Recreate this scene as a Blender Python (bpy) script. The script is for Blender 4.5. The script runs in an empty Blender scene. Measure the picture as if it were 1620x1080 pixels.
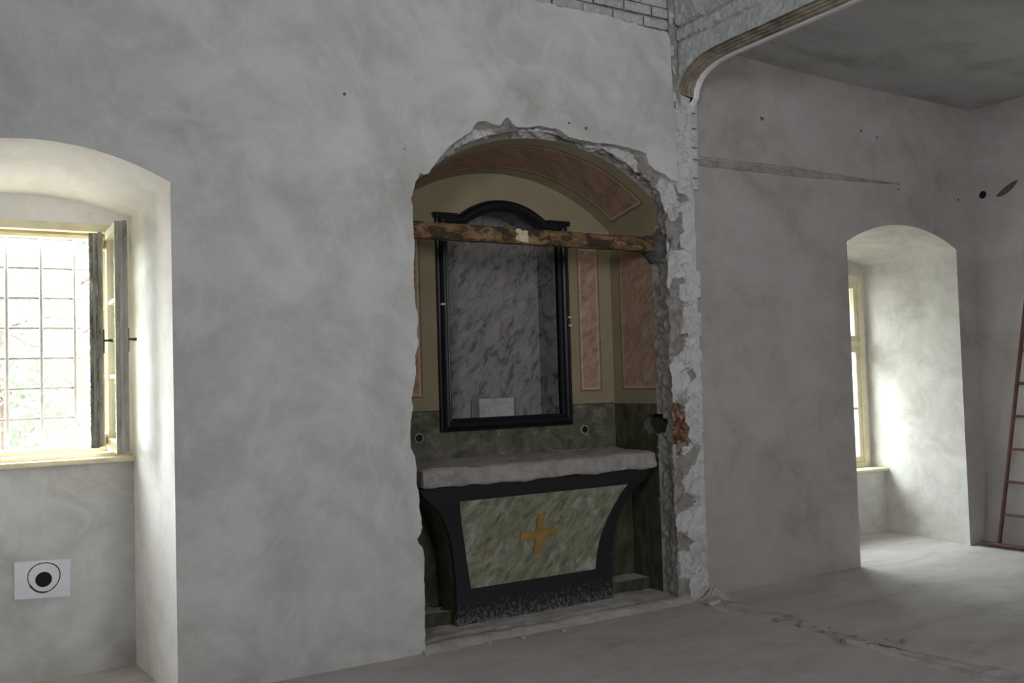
import bpy, bmesh, math, random
from mathutils import Vector, Matrix, noise

random.seed(7)
PI = math.pi
SC = bpy.context.scene
COL = SC.collection

# ------------------------------------------------------------------ camera
cam_d = bpy.data.cameras.new('camera')
cam = bpy.data.objects.new('camera', cam_d)
COL.objects.link(cam)
cam_d.sensor_width = 36.0
cam_d.lens = 33.513
cam_d.clip_start = 0.05
yaw, pitch, roll = 0.54697573, 0.03997037, -0.02949264
fwd = Vector((math.sin(yaw) * math.cos(pitch), math.cos(yaw) * math.cos(pitch), math.sin(pitch)))
rgt = Vector((math.cos(yaw), -math.sin(yaw), 0))
upv = rgt.cross(fwd)
r2 = rgt * math.cos(roll) + upv * math.sin(roll)
u2 = -rgt * math.sin(roll) + upv * math.cos(roll)
m = Matrix((r2, u2, -fwd)).transposed().to_4x4()
m.translation = Vector((0, 0, 1.55))
cam.matrix_world = m
SC.camera = cam

# ------------------------------------------------------------------ view, world, lights
SC.view_settings.view_transform = 'Standard'
SC.view_settings.look = 'None'
SC.view_settings.gamma = 1.0
SC.view_settings.use_curve_mapping = False
SC.view_settings.exposure = 0.0
try:
    SC.cycles.max_bounces = 10
    SC.cycles.diffuse_bounces = 6
except Exception:
    pass

W = bpy.data.worlds.new('overcast_sky')
SC.world = W
W.use_nodes = True
wn = W.node_tree
bg = wn.nodes['Background']
bg.inputs[1].default_value = 44.0
wtc = wn.nodes.new('ShaderNodeTexCoord')
wsep = wn.nodes.new('ShaderNodeSeparateXYZ')
wr = wn.nodes.new('ShaderNodeValToRGB')
wn.links.new(wtc.outputs['Generated'], wsep.inputs[0])
wn.links.new(wsep.outputs[2], wr.inputs[0])
wr.color_ramp.elements[0].position = 0.0
wr.color_ramp.elements[0].color = (0.52, 0.53, 0.52, 1)
wr.color_ramp.elements[1].position = 0.5
wr.color_ramp.elements[1].color = (0.90, 0.955, 1.0, 1)
wn.links.new(wr.outputs[0], bg.inputs[0])


def window_light(name, loc, rot, sx, sy, power, color, portal=False, aim=None, spread=180):
    d = bpy.data.lights.new(name, 'AREA')
    d.shape = 'RECTANGLE'
    d.size, d.size_y = sx, sy
    d.energy = power
    d.color = color
    if portal:
        d.cycles.is_portal = True
    o = bpy.data.objects.new(name, d)
    COL.objects.link(o)
    o.location = loc
    o.rotation_euler = rot
    if aim is not None:
        o.rotation_euler = (Vector(aim) - Vector(loc)).to_track_quat('-Z', 'Y').to_euler()
        d.spread = math.radians(spread)
    return o


# portals: the two visible windows let the sky in
window_light('daylight_portal', (0.435, 6.13, 1.83), (-PI / 2, 0, 0), 1.0, 1.42, 1, (1, 1, 1), True)
window_light('daylight_portal', (6.97, 6.62, 1.54), (-PI / 2, 0, 0), 1.9, 2.0, 1, (1, 1, 1), True)
# daylight through the unseen windows of the two side walls and the wall behind the camera
window_light('daylight_left_windows', (-2.3, -1.2, 3.4), (0, 0, 0), 1.6, 1.4, 58, (0.90, 0.95, 1.0), False, (4.5, 3.4, 4.1), 95)
window_light('daylight_rear_window', (3.0, -2.9, 2.4), (0, 0, 0), 1.8, 2.0, 50, (0.97, 0.985, 1.0), False, (3.0, 5.0, 2.9), 120)
window_light('daylight_right_window', (6.4, -2.97, 1.6), (PI / 2, 0, 0), 1.1, 1.5, 2, (0.95, 0.97, 1.0))


# ------------------------------------------------------------------ material helpers
class NT:
    def __init__(s, name, rough=0.9, spec=0.2, metal=0.0):
        s.m = bpy.data.materials.new(name)
        s.m.use_nodes = True
        s.t = s.m.node_tree
        s.b = s.t.nodes['Principled BSDF']
        s.b.inputs['Roughness'].default_value = rough
        s.b.inputs['Specular IOR Level'].default_value = spec
        s.b.inputs['Metallic'].default_value = metal
        s.tc = s.t.nodes.new('ShaderNodeTexCoord')

    def L(s, a, b):
        s.t.links.new(a, b)

    def co(s, scale=(1, 1, 1), rot=(0, 0, 0), loc=(0, 0, 0)):
        n = s.t.nodes.new('ShaderNodeMapping')
        n.vector_type = 'TEXTURE'
        n.inputs['Rotation'].default_value = rot
        n.inputs['Scale'].default_value = scale
        n.inputs['Location'].default_value = loc
        s.L(s.tc.outputs['Object'], n.inputs[0])
        return n.outputs[0]

    def noise(s, scale, detail=5, rough=0.6, dist=0.0, vec=None):
        n = s.t.nodes.new('ShaderNodeTexNoise')
        n.inputs['Scale'].default_value = scale
        n.inputs['Detail'].default_value = detail
        n.inputs['Roughness'].default_value = rough
        n.inputs['Distortion'].default_value = dist
        s.L(vec if vec is not None else s.tc.outputs['Object'], n.inputs['Vector'])
        return n.outputs[0]

    def voro(s, scale, feature='F1', vec=None, rnd=1.0):
        n = s.t.nodes.new('ShaderNodeTexVoronoi')
        n.feature = feature
        n.inputs['Scale'].default_value = scale
        n.inputs['Randomness'].default_value = rnd
        s.L(vec if vec is not None else s.tc.outputs['Object'], n.inputs['Vector'])
        return n

    def ramp(s, fac, stops):
        n = s.t.nodes.new('ShaderNodeValToRGB')
        e = n.color_ramp.elements
        while len(e) < len(stops):
            e.new(0.5)
        for k, (p, c) in enumerate(stops):
            e[k].position = p
            e[k].color = (c, c, c, 1) if not isinstance(c, tuple) else (*c, 1)
        s.L(fac, n.inputs[0])
        return n.outputs[0]

    def mix(s, fac, a, b, mode='MIX'):
        n = s.t.nodes.new('ShaderNodeMix')
        n.data_type = 'RGBA'
        n.blend_type = mode
        for sock, v in ((0, fac), (6, a), (7, b)):
            if isinstance(v, (int, float)):
                n.inputs[sock].default_value = v
            elif isinstance(v, tuple):
                n.inputs[sock].default_value = (*v, 1)
            else:
                s.L(v, n.inputs[sock])
        return n.outputs[2]

    def math(s, op, a, b=None):
        n = s.t.nodes.new('ShaderNodeMath')
        n.operation = op
        for k, v in ((0, a), (1, b)):
            if v is None:
                continue
            if isinstance(v, (int, float)):
                n.inputs[k].default_value = v
            else:
                s.L(v, n.inputs[k])
        return n.outputs[0]

    def color(s, c):
        if isinstance(c, tuple):
            s.b.inputs['Base Color'].default_value = (*c, 1)
        else:
            s.L(c, s.b.inputs['Base Color'])

    def bump(s, h, strength=0.3, dist=0.02):
        n = s.t.nodes.new('ShaderNodeBump')
        n.inputs['Strength'].default_value = strength
        n.inputs['Distance'].default_value = dist
        s.L(h, n.inputs['Height'])
        s.L(n.outputs[0], s.b.inputs['Normal'])


def plaster(name, dark, mid, light, sc=1.0, speck=0.6, bump=0.25, streak=(1.0, 1.0, 0.8), contrast=1.0):
    n = NT(name, 0.93, 0.15)
    v1 = n.co(streak, (0, 0.3, 0))
    a = n.noise(1.3 * sc, 8, 0.62, 0.6, v1)
    col = n.ramp(a, [(0.30, dark), (0.48, mid), (0.68, light)])
    w = n.noise(3.2 * sc, 9, 0.7, 1.5)
    fw = n.ramp(w, [(0.46, 0.0), (0.66, 0.55)])
    col = n.mix(fw, col, light)
    d2 = n.noise(2.1 * sc, 6, 0.75, 0.4, n.co((1, 1, 1), (0, 0, 0), (7, 3, 5)))
    col = n.mix(n.ramp(d2, [(0.52, 0.0), (0.75, 0.5 * contrast)]), col, dark)
    sp = n.noise(38, 3, 0.5, 0.0)
    col = n.mix(n.ramp(sp, [(0.72, 0.0), (0.78, speck)]), col, tuple(c * 0.45 for c in dark))
    if 'limewash' in name:
        ck = n.noise(5, 5, 0.75, 1.5, n.co((1, 1, 1), (0, 0, 0), (2, 6, 4)))
        mk = n.ramp(n.noise(3.3, 3, 0.5), [(0.42, 0.0), (0.55, 1.0)])
        ckm = n.math('MULTIPLY', n.ramp(ck, [(0.488, 0.0), (0.5, 0.9), (0.512, 0.0)]), mk)
        col = n.mix(ckm, col, (0.14, 0.125, 0.115))
        col = n.mix(n.ramp(n.noise(4.2, 7, 0.75, 0.5, n.co((1, 1, 1), (0, 0, 0), (8, 1, 3))), [(0.60, 0.0), (0.66, 0.75)]), col, (0.40, 0.345, 0.29))
    n.color(col)
    f = n.noise(14, 10, 0.7, 0.3)
    g = n.noise(2.5, 4, 0.6)
    n.bump(n.math('ADD', n.math('MULTIPLY', g, 1.5), n.math('MULTIPLY', f, 1.3 if 'limewash' in name else 0.35)), bump, 0.03)
    return n.m


MAT = {}
MAT['plaster'] = plaster('grey_lime_plaster', (0.43, 0.42, 0.395), (0.56, 0.55, 0.535), (0.70, 0.70, 0.70))
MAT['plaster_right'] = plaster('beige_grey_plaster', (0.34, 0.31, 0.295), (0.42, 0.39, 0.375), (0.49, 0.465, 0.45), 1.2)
MAT['plaster_reveal'] = plaster('cream_reveal_plaster', (0.62, 0.60, 0.58), (0.74, 0.72, 0.70), (0.83, 0.815, 0.80), 1.6, 0.4, 0.2)
MAT['plaster_reveal2'] = plaster('greenish_reveal_plaster', (0.47, 0.45, 0.415), (0.58, 0.56, 0.525), (0.69, 0.675, 0.64), 1.8, 0.4, 0.2)
MAT['ceiling'] = plaster('grey_ceiling_plaster', (0.30, 0.285, 0.255), (0.46, 0.455, 0.45), (0.52, 0.52, 0.52), 0.8, 0.3, 0.2, (1.2, 0.5, 1))
MAT['pale_block'] = plaster('pale_chalky_stone', (0.30, 0.285, 0.27), (0.42, 0.40, 0.385), (0.55, 0.53, 0.51), 7, 0.4, 0.4)
MAT['chase'] = plaster('brownish_chase_filling', (0.20, 0.175, 0.155), (0.33, 0.295, 0.27), (0.42, 0.39, 0.37), 5, 0.8, 0.8)
MAT['floor'] = plaster('dusty_screed', (0.41, 0.38, 0.355), (0.505, 0.472, 0.447), (0.585, 0.557, 0.535), 1.4, 0.5, 0.15, (1.2, 0.5, 1))
MAT['lime'] = plaster('thick_white_limewash', (0.55, 0.53, 0.50), (0.72, 0.71, 0.70), (0.82, 0.82, 0.82), 3.0, 0.8, 0.9)

n = NT('rough_whitewashed_masonry', 0.95, 0.1)
c = n.ramp(n.noise(5, 8, 0.7, 0.5), [(0.3, (0.66, 0.65, 0.63)), (0.5, (0.80, 0.80, 0.80)), (0.7, (0.88, 0.88, 0.89))])
pk = n.voro(26)
c = n.mix(n.ramp(n.noise(3.1, 6, 0.7), [(0.6, 0.0), (0.72, 0.6)]), c, (0.42, 0.37, 0.31))
n.color(c)
n.bump(n.math('ADD', n.noise(30, 8, 0.75, 0.6), n.math('MULTIPLY', pk.outputs[0], 0.6)), 1.0, 0.03)
MAT['whitewash'] = n.m

def paint_(name):
    q = NT(name, 0.95, 0.1)
    k_ = q.ramp(q.noise(16, 8, 0.75, 0.6), [(0.34, (0.12, 0.05, 0.03)), (0.48, (0.32, 0.13, 0.08)), (0.56, (0.50, 0.40, 0.34)), (0.68, (0.70, 0.67, 0.64))])
    q.color(k_)
    q.bump(q.noise(24, 9, 0.8, 0.5), 1.0, 0.04)
    return q.m


n = NT('broken_mortar_rubble', 0.97, 0.08)
c = n.ramp(n.noise(6, 9, 0.75, 0.8), [(0.26, (0.30, 0.255, 0.23)), (0.42, (0.50, 0.45, 0.415)), (0.55, (0.63, 0.585, 0.55)), (0.70, (0.78, 0.76, 0.74))])
red = n.ramp(n.noise(9, 5, 0.7, 0.5, n.co((1, 1, 1), (0, 0, 0), (3, 8, 1))), [(0.60, 0.0), (0.68, 0.75)])
c = n.mix(red, c, (0.30, 0.13, 0.085))
cr = n.noise(7, 6, 0.7, 1.2, n.co((1, 1, 0.7), (0, 0, 0), (5, 5, 5)))
c = n.mix(n.ramp(cr, [(0.485, 0.0), (0.50, 0.5), (0.515, 0.0)]), c, (0.13, 0.115, 0.105))
n.color(c)
n.bump(n.math('ADD', n.noise(16, 10, 0.8, 0.8), n.math('MULTIPLY', n.noise(60, 4, 0.7), 0.25)), 1.0, 0.04)
MAT['rubble'] = n.m

n = NT('grey_streaked_mortar', 0.95, 0.1)
c = n.ramp(n.noise(7, 8, 0.7, 0.4, n.co((0.5, 0.5, 5.0))), [(0.32, (0.09, 0.092, 0.085)), (0.44, (0.30, 0.295, 0.275)), (0.58, (0.46, 0.45, 0.42)), (0.74, (0.60, 0.59, 0.56))])
n.color(c)
n.bump(n.noise(9, 8, 0.7, 0.4, n.co((0.4, 0.4, 4.0))), 1.0, 0.03)
MAT['grey_mortar'] = n.m

n = NT('dark_mortar_patch', 0.95, 0.1)
n.color(n.ramp(n.noise(12, 7, 0.7), [(0.3, (0.10, 0.098, 0.096)), (0.6, (0.22, 0.215, 0.21)), (0.75, (0.36, 0.35, 0.34))]))
n.bump(n.noise(20, 8, 0.75), 1.0, 0.03)
MAT['dark_mortar'] = n.m
MAT['red_brick'] = paint_('crumbled_red_brick')

n = NT('dark_cavity', 1.0, 0.0)
n.color(n.ramp(n.noise(14, 5), [(0.3, (0.05, 0.049, 0.043)), (0.7, (0.14, 0.135, 0.12))]))
MAT['cavity'] = n.m


def paint(name, base, var, sc=4.0, streak=None, rot=(0, 0, 0), rough=0.75, bump=0.1, stops=None, dust=0.0):
    n = NT(name, rough, 0.25)
    v = n.co(streak, rot) if streak else None
    if stops is None:
        stops = [(0.3, tuple(x * (1 - var) for x in base)), (0.5, base), (0.7, tuple(min(1, x * (1 + var)) for x in base))]
    c = n.ramp(n.noise(sc, 8, 0.65, 0.6, v), stops)
    if dust:
        dm = n.ramp(n.noise(5.5, 9, 0.8, 0.5), [(0.56, 0.0), (0.72, dust)])
        c = n.mix(dm, c, (0.52, 0.50, 0.48))
    n.color(c)
    n.bump(n.noise(30, 5, 0.6), bump, 0.005)
    return n.m


MAT['ochre'] = paint('olive_ochre_paint', (0.295, 0.248, 0.158), 0.10, 3.0)
MAT['ochre_dark'] = paint('darker_ochre_band', (0.235, 0.198, 0.13), 0.12, 3.0)
MAT['line_dark'] = paint('brown_painted_line', (0.13, 0.085, 0.055), 0.15)
MAT['line_light'] = paint('pale_painted_line', (0.56, 0.46, 0.36), 0.12)
MAT['pink_marble'] = paint('pink_brown_marbling', (0.36, 0.235, 0.165), 0.2, 11, (1.0, 1, 0.35), (-0.5, -0.8, 0), stops=[(0.30, (0.25, 0.15, 0.10)), (0.48, (0.36, 0.235, 0.165)), (0.62, (0.43, 0.30, 0.22)), (0.76, (0.50, 0.38, 0.30))])
MAT['vault_marble'] = paint('brown_vault_marbling', (0.30, 0.19, 0.13), 0.2, 7, (1.6, 0.5, 0.6), (0, 0.2, 0.5), stops=[(0.30, (0.20, 0.12, 0.08)), (0.5, (0.30, 0.19, 0.13)), (0.72, (0.38, 0.26, 0.19))])
MAT['dado'] = paint('dark_green_marbling', (0.10, 0.10, 0.065), 0.3, 9, (1, 1, 0.8), (0, 0.6, 0), stops=[(0.28, (0.045, 0.044, 0.032)), (0.45, (0.10, 0.097, 0.070)), (0.58, (0.15, 0.145, 0.108)), (0.68, (0.22, 0.213, 0.17)), (0.78, (0.38, 0.37, 0.33))])
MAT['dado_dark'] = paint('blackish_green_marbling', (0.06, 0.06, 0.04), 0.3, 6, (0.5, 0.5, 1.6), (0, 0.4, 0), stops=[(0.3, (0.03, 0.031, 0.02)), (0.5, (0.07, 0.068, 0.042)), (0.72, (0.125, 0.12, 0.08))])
MAT['black_wood'] = paint('glossy_black_moulding', (0.012, 0.012, 0.015), 0.3, 8, rough=0.32, bump=0.03)
MAT['cream_wood'] = None

# grey marbling inside the frame: dark diagonal flecks
n = NT('grey_fleck_marbling', 0.85, 0.2)
v = n.co((0.34, 1, 0.9), (0, 1.05, 0))
v = n.co((1.0, 1, 0.42), (0, -0.96, 0))
a = n.noise(6.5, 10, 0.74, 0.7, v)
c = n.ramp(a, [(0.32, (0.065, 0.06, 0.055)), (0.42, (0.13, 0.122, 0.116)), (0.48, (0.235, 0.22, 0.21)), (0.62, (0.30, 0.285, 0.275)), (0.8, (0.38, 0.36, 0.35))])
b = n.noise(2.6, 5, 0.6, 0.3)
c = n.mix(n.ramp(b, [(0.5, 0.0), (0.7, 0.4)]), c, (0.17, 0.16, 0.15))
n.color(c)
n.bump(a, 0.15, 0.01)
MAT['grey_marble'] = n.m

# altar front: olive marbling with chalky scuffs
n = NT('olive_altar_marbling', 0.7, 0.3)
v = n.co((1.0, 1, 0.34), (0, -0.87, 0))
a = n.noise(9, 9, 0.66, 0.5, v)
c = n.ramp(a, [(0.28, (0.075, 0.08, 0.055)), (0.42, (0.16, 0.16, 0.105)), (0.54, (0.235, 0.23, 0.155)), (0.70, (0.31, 0.305, 0.22)), (0.8, (0.36, 0.36, 0.30))])
sc_ = n.noise(4.5, 9, 0.72, 0.6, n.co((1.0, 1, 0.6), (0, -0.87, 0), (1.3, 0, 0.55)))
c = n.mix(n.ramp(sc_, [(0.51, 0.0), (0.68, 0.8)]), c, (0.48, 0.46, 0.44))
n.color(c)
n.bump(a, 0.1, 0.01)
MAT['olive_marble'] = n.m

# black painted altar body, dusty and chipped towards its foot
n = NT('worn_black_paint', 0.55, 0.35)
gz = n.t.nodes.new('ShaderNodeSeparateXYZ')
n.L(n.tc.outputs['Object'], gz.inputs[0])
f = n.noise(42, 10, 0.85, 0.4)
h = n.ramp(gz.outputs[2], [(0.02, 0.17), (0.26, 0.0)])
f2 = n.math('ADD', f, h)
c = n.mix(n.ramp(f2, [(0.62, 0.0), (0.74, 0.75)]), (0.014, 0.014, 0.017), (0.32, 0.305, 0.295))
c = n.mix(n.ramp(n.noise(3.5, 9, 0.8, 0.5), [(0.60, 0.0), (0.78, 0.35)]), c, (0.26, 0.25, 0.245))
n.color(c)
n.bump(f, 0.3, 0.008)
MAT['altar_black'] = n.m

n = NT('gilt_ochre_paint', 0.5, 0.4)
n.color(n.ramp(n.noise(18, 6, 0.7), [(0.3, (0.20, 0.125, 0.035)), (0.6, (0.34, 0.22, 0.065)), (0.8, (0.42, 0.30, 0.12))]))
MAT['gilt'] = n.m

n = NT('rough_plastered_slab', 0.95, 0.1)
c = n.ramp(n.noise(6, 9, 0.72, 0.5), [(0.3, (0.40, 0.355, 0.32)), (0.5, (0.65, 0.60, 0.56)), (0.7, (0.80, 0.77, 0.745))])
c = n.mix(n.ramp(n.noise(9, 6, 0.7, 0.4, n.co(loc=(4, 2, 9))), [(0.69, 0.0), (0.73, 0.7)]), c, (0.30, 0.12, 0.08))
n.color(c)
n.bump(n.noise(11, 10, 0.8, 0.6), 1.0, 0.05)
MAT['slab'] = n.m

n = NT('scorched_old_timber', 0.7, 0.3)
g = n.noise(6, 8, 0.7, 0.5, n.co((1.6, 0.3, 0.25)))
c = n.ramp(g, [(0.3, (0.10, 0.055, 0.028)), (0.5, (0.235, 0.135, 0.06)), (0.7, (0.36, 0.23, 0.11))])
k = n.noise(10, 7, 0.72, 0.6, n.co((1.5, 1, 0.8)))
c = n.mix(n.ramp(k, [(0.45, 0.0), (0.56, 0.95)]), c, (0.035, 0.024, 0.017))
o_ = n.noise(4.5, 5, 0.6, 0.3, n.co(loc=(9, 0, 2)))
c = n.mix(n.ramp(o_, [(0.56, 0.0), (0.68, 0.6)]), c, (0.40, 0.30, 0.20))
n.color(c)
n.bump(g, 0.7, 0.01)
MAT['timber'] = n.m

n = NT('weathered_cream_paint', 0.6, 0.3)
c = n.ramp(n.noise(5, 6, 0.6, 0.2), [(0.35, (0.60, 0.54, 0.37)), (0.6, (0.74, 0.68, 0.50))])
c = n.mix(n.ramp(n.noise(16, 9, 0.8, 0.4, n.co((1, 1, 2.2))), [(0.60, 0.0), (0.66, 0.8)]), c, (0.22, 0.19, 0.14))
n.color(c)
MAT['cream_wood'] = n.m
n = NT('bare_grey_window_wood', 0.8, 0.2)
c = n.ramp(n.noise(9, 8, 0.75, 0.3, n.co((0.6, 0.6, 3.0))), [(0.3, (0.10, 0.095, 0.085)), (0.48, (0.30, 0.285, 0.25)), (0.7, (0.46, 0.44, 0.39))])
n.color(c)
MAT['grey_wood'] = n.m
n = NT('peeling_window_wood', 0.8, 0.2)
c = n.ramp(n.noise(13, 9, 0.8, 0.4, n.co((0.5, 0.5, 2.0))), [(0.38, (0.05, 0.047, 0.043)), (0.5, (0.19, 0.18, 0.16)), (0.60, (0.34, 0.32, 0.28)), (0.66, (0.72, 0.70, 0.65))])
n.color(c)
MAT['peeling_wood'] = n.m


def flat(name, c, rough=0.6, metal=0.0, var=0.15, sc=12.0):
    n = NT(name, rough, 0.3, metal)
    n.color(n.ramp(n.noise(sc, 5, 0.6), [(0.35, tuple(x * (1 - var) for x in c)), (0.65, tuple(min(1, x * (1 + var)) for x in c))]))
    return n.m


MAT['iron'] = flat('dark_iron', (0.06, 0.05, 0.045), 0.5, 0.6)
MAT['rusty_hinge'] = flat('rusty_hinge', (0.16, 0.08, 0.055), 0.7)
MAT['grille'] = flat('grey_grille_iron', (0.20, 0.19, 0.18), 0.6)
MAT['white_board'] = flat('white_board', (0.74, 0.76, 0.80), 0.6, 0, 0.03)
MAT['black'] = flat('matt_black', (0.010, 0.010, 0.010), 0.6)
MAT['pencil'] = flat('black_marker', (0.05, 0.055, 0.06), 0.7)
MAT['ceramic'] = flat('pale_pipe_rim', (0.34, 0.31, 0.25), 0.5)
MAT['ladder'] = flat('rusty_red_paint', (0.115, 0.058, 0.052), 0.6, 0.2, 0.3)
MAT['brick_brown'] = flat('moulding_brown', (0.25, 0.21, 0.165), 0.85, 0, 0.45, 9)
MAT['paper'] = paint('torn_cream_paper', (0.62, 0.52, 0.36), 0.15, 20, stops=[(0.35, (0.40, 0.30, 0.18)), (0.45, (0.60, 0.50, 0.35)), (0.7, (0.72, 0.63, 0.46))])
MAT['stone'] = plaster('dusty_stone', (0.37, 0.335, 0.305), (0.51, 0.47, 0.44), (0.63, 0.60, 0.575), 6, 0.5, 0.8)
MAT['bark'] = paint('pinkish_pine_bark', (0.085, 0.060, 0.046), 0.35, 9, (1, 1, 3))
MAT['grass'] = paint('forest_floor_grass', (0.095, 0.088, 0.076), 0.35, 2.0)

n = NT('pale_green_leaves', 0.6, 0.3)
oi = n.noise(1.1, 4, 0.6)
n.color(n.ramp(oi, [(0.35, (0.056, 0.064, 0.040)), (0.6, (0.088, 0.096, 0.070))]))
tr = n.t.nodes.new('ShaderNodeBsdfTranslucent')
tr.inputs[0].default_value = (0.09, 0.108, 0.068, 1)
mx = n.t.nodes.new('ShaderNodeMixShader')
mx.inputs[0].default_value = 0.55
n.L(n.b.outputs[0], mx.inputs[1])
n.L(tr.outputs[0], mx.inputs[2])
n.L(mx.outputs[0], n.t.nodes['Material Output'].inputs[0])
MAT['leaf'] = n.m

gm = bpy.data.materials.new('thin_window_glass')
gm.use_nodes = True
gt = gm.node_tree
gt.nodes.clear()
go = gt.nodes.new('ShaderNodeOutputMaterial')
ga = gt.nodes.new('ShaderNodeBsdfTransparent')
ga.inputs[0].default_value = (0.96, 0.975, 0.97, 1)
gb = gt.nodes.new('ShaderNodeBsdfGlossy')
gb.inputs['Roughness'].default_value = 0.03
gx = gt.nodes.new('ShaderNodeMixShader')
gx.inputs[0].default_value = 0.06
gt.links.new(ga.outputs[0], gx.inputs[1])
gt.links.new(gb.outputs[0], gx.inputs[2])
gt.links.new(gx.outputs[0], go.inputs[0])
MAT['glass'] = gm
gd = gm.copy()
gd.name = 'dimming_window_glass'
for q_ in gd.node_tree.nodes:
    if q_.type == 'BSDF_TRANSPARENT':
        q_.inputs[0].default_value = (0.66, 0.675, 0.67, 1)  # darker tint added so less daylight reaches the right window reveal
MAT['dimming_glass'] = gd


# ------------------------------------------------------------------ mesh helpers
class MB:
    def __init__(s):
        s.v, s.f, s.mi, s.mats, s.sm = [], [], [], [], []

    def mid(s, mat):
        if mat not in s.mats:
            s.mats.append(mat)
        return s.mats.index(mat)

    def add(s, vs, fs, mat, smooth=False):
        o = len(s.v)
        s.v += [tuple(v) for v in vs]
        k = s.mid(mat)
        for f in fs:
            s.f.append([o + i for i in f])
            s.mi.append(k)
            s.sm.append(smooth)

    def box(s, x0, x1, y0, y1, z0, z1, mat, M=None):
        vs = [Vector((x, y, z)) for x in (x0, x1) for y in (y0, y1) for z in (z0, z1)]
        if M is not None:
            vs = [M @ v for v in vs]
        s.add(vs, [(0, 1, 3, 2), (4, 6, 7, 5), (0, 4, 5, 1), (2, 3, 7, 6), (0, 2, 6, 4), (1, 5, 7, 3)], mat)

    def quad(s, a, b, c, d, mat):
        s.add([a, b, c, d], [(0, 1, 2, 3)], mat)

    def poly_xz(s, pts, y, mat):
        bm = bmesh.new()
        vs = [bm.verts.new((x, y, z)) for x, z in pts]
        es = [bm.edges.new((vs[i], vs[(i + 1) % len(vs)])) for i in range(len(vs))]
        bmesh.ops.triangle_fill(bm, edges=es, use_beauty=True)
        bm.verts.index_update()
        s.add([v.co.copy() for v in bm.verts], [[v.index for v in f.verts] for f in bm.faces], mat)
        bm.free()

    def grid(s, rows, mat, matfn=None, closed=False, smooth=True, skip=None):
        nr, nc = len(rows), len(rows[0])
        o = len(s.v)
        for r in rows:
            s.v += [tuple(p) for p in r]
        for i in range(nr - 1):
            for j in range(nc if closed else nc - 1):
                j2 = (j + 1) % nc
                ids = [o + i * nc + j, o + i * nc + j2, o + (i + 1) * nc + j2, o + (i + 1) * nc + j]
                if skip:
                    ctr = sum((Vector(s.v[q]) for q in ids), Vector()) / 4
                    if skip(ctr):
                        continue
                mm = mat
                if matfn:
                    mm = matfn(i, j, ids)
                s.f.append(ids)
                s.mi.append(s.mid(mm))
                s.sm.append(smooth)

    def tube(s, pts, r, mat, seg=10, cap=True):
        pts = [Vector(p) for p in pts]
        rows = []
        prev = None
        for i, p in enumerate(pts):
            d = (pts[min(i + 1, len(pts) - 1)] - pts[max(i - 1, 0)]).normalized()
            a = Vector((0, 0, 1)) if abs(d.z) < 0.9 else Vector((1, 0, 0))
            if prev is None:
                n1 = d.cross(a).normalized()
            else:
                n1 = (prev - d * prev.dot(d)).normalized()
            prev = n1
            n2 = d.cross(n1)
            rr = r[i] if isinstance(r, (list, tuple)) else r
            rows.append([p + n1 * math.cos(t * 2 * PI / seg) * rr + n2 * math.sin(t * 2 * PI / seg) * rr for t in range(seg)])
        o = len(s.v)
        s.grid(rows, mat, closed=True)
        if cap:
            k = s.mid(mat)
            s.f.append([o + t for t in range(seg)][::-1])
            s.mi.append(k)
            s.sm.append(False)
            e = o + (len(rows) - 1) * seg
            s.f.append([e + t for t in range(seg)])
            s.mi.append(k)
            s.sm.append(False)

    def build(s, name, parent=None, bevel=0, loc=None):
        me = bpy.data.meshes.new(name)
        vs = s.v if loc is None else [(v[0] - loc[0], v[1] - loc[1], v[2] - loc[2]) for v in s.v]
        me.from_pydata(vs, [], s.f)
        for mt in s.mats:
            me.materials.append(MAT[mt])
        for k, p in enumerate(me.polygons):
            p.material_index = s.mi[k]
            p.use_smooth = s.sm[k]
        me.update()
        o = bpy.data.objects.new(name, me)
        COL.objects.link(o)
        if parent is not None:
            o.parent = parent
            o.matrix_parent_inverse = Matrix.Translation(-parent.location)
        if loc is not None:
            o.location = loc
        if bevel:
            b = o.modifiers.new('bevel', 'BEVEL')
            b.width = bevel
            b.segments = 2
            b.limit_method = 'ANGLE'
            b.angle_limit = math.radians(40)
        return o


def structure(o):
    o['kind'] = 'structure'
    return o


def tag(o, label, cat, group=None):
    o['label'] = label
    o['category'] = cat
    if group:
        o['group'] = group
    return o


def empty(name, loc=(0, 0, 0)):
    # (things are built in world coordinates; the Empty stands at the thing's base)
    o = bpy.data.objects.new(name, None)
    o.empty_display_size = 0.1
    COL.objects.link(o)
    o.location = loc
    return o


def nz(v, sc, amp, seed=0.0):
    return noise.fractal(Vector((v[0] * sc + seed, v[1] * sc + seed * 1.7, v[2] * sc - seed)), 0.8, 2.1, 5) * amp


def jag(pts, amp, step, seed=0):
    # refine a broken plaster edge with small irregular breaks
    rnd = random.Random(seed)
    out = []
    for a, b in zip(pts[:-1], pts[1:]):
        d = math.hypot(b[0] - a[0], b[1] - a[1])
        k = max(1, int(d / step))
        for i in range(k):
            t = i / k
            j = 0 if i == 0 else amp
            out.append((a[0] + (b[0] - a[0]) * t + rnd.uniform(-j, j), a[1] + (b[1] - a[1]) * t + rnd.uniform(-j, j)))
    out.append(pts[-1])
    return out


def lip(mb, pts, y0, y1, mat, shift=0.0):
    # the broken thickness of a plaster coat along an outline
    rows = [[(x, y0, z) for x, z in pts], [(x, y1, z) for x, z in pts]]
    mb.grid(rows, mat, smooth=False)
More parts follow.
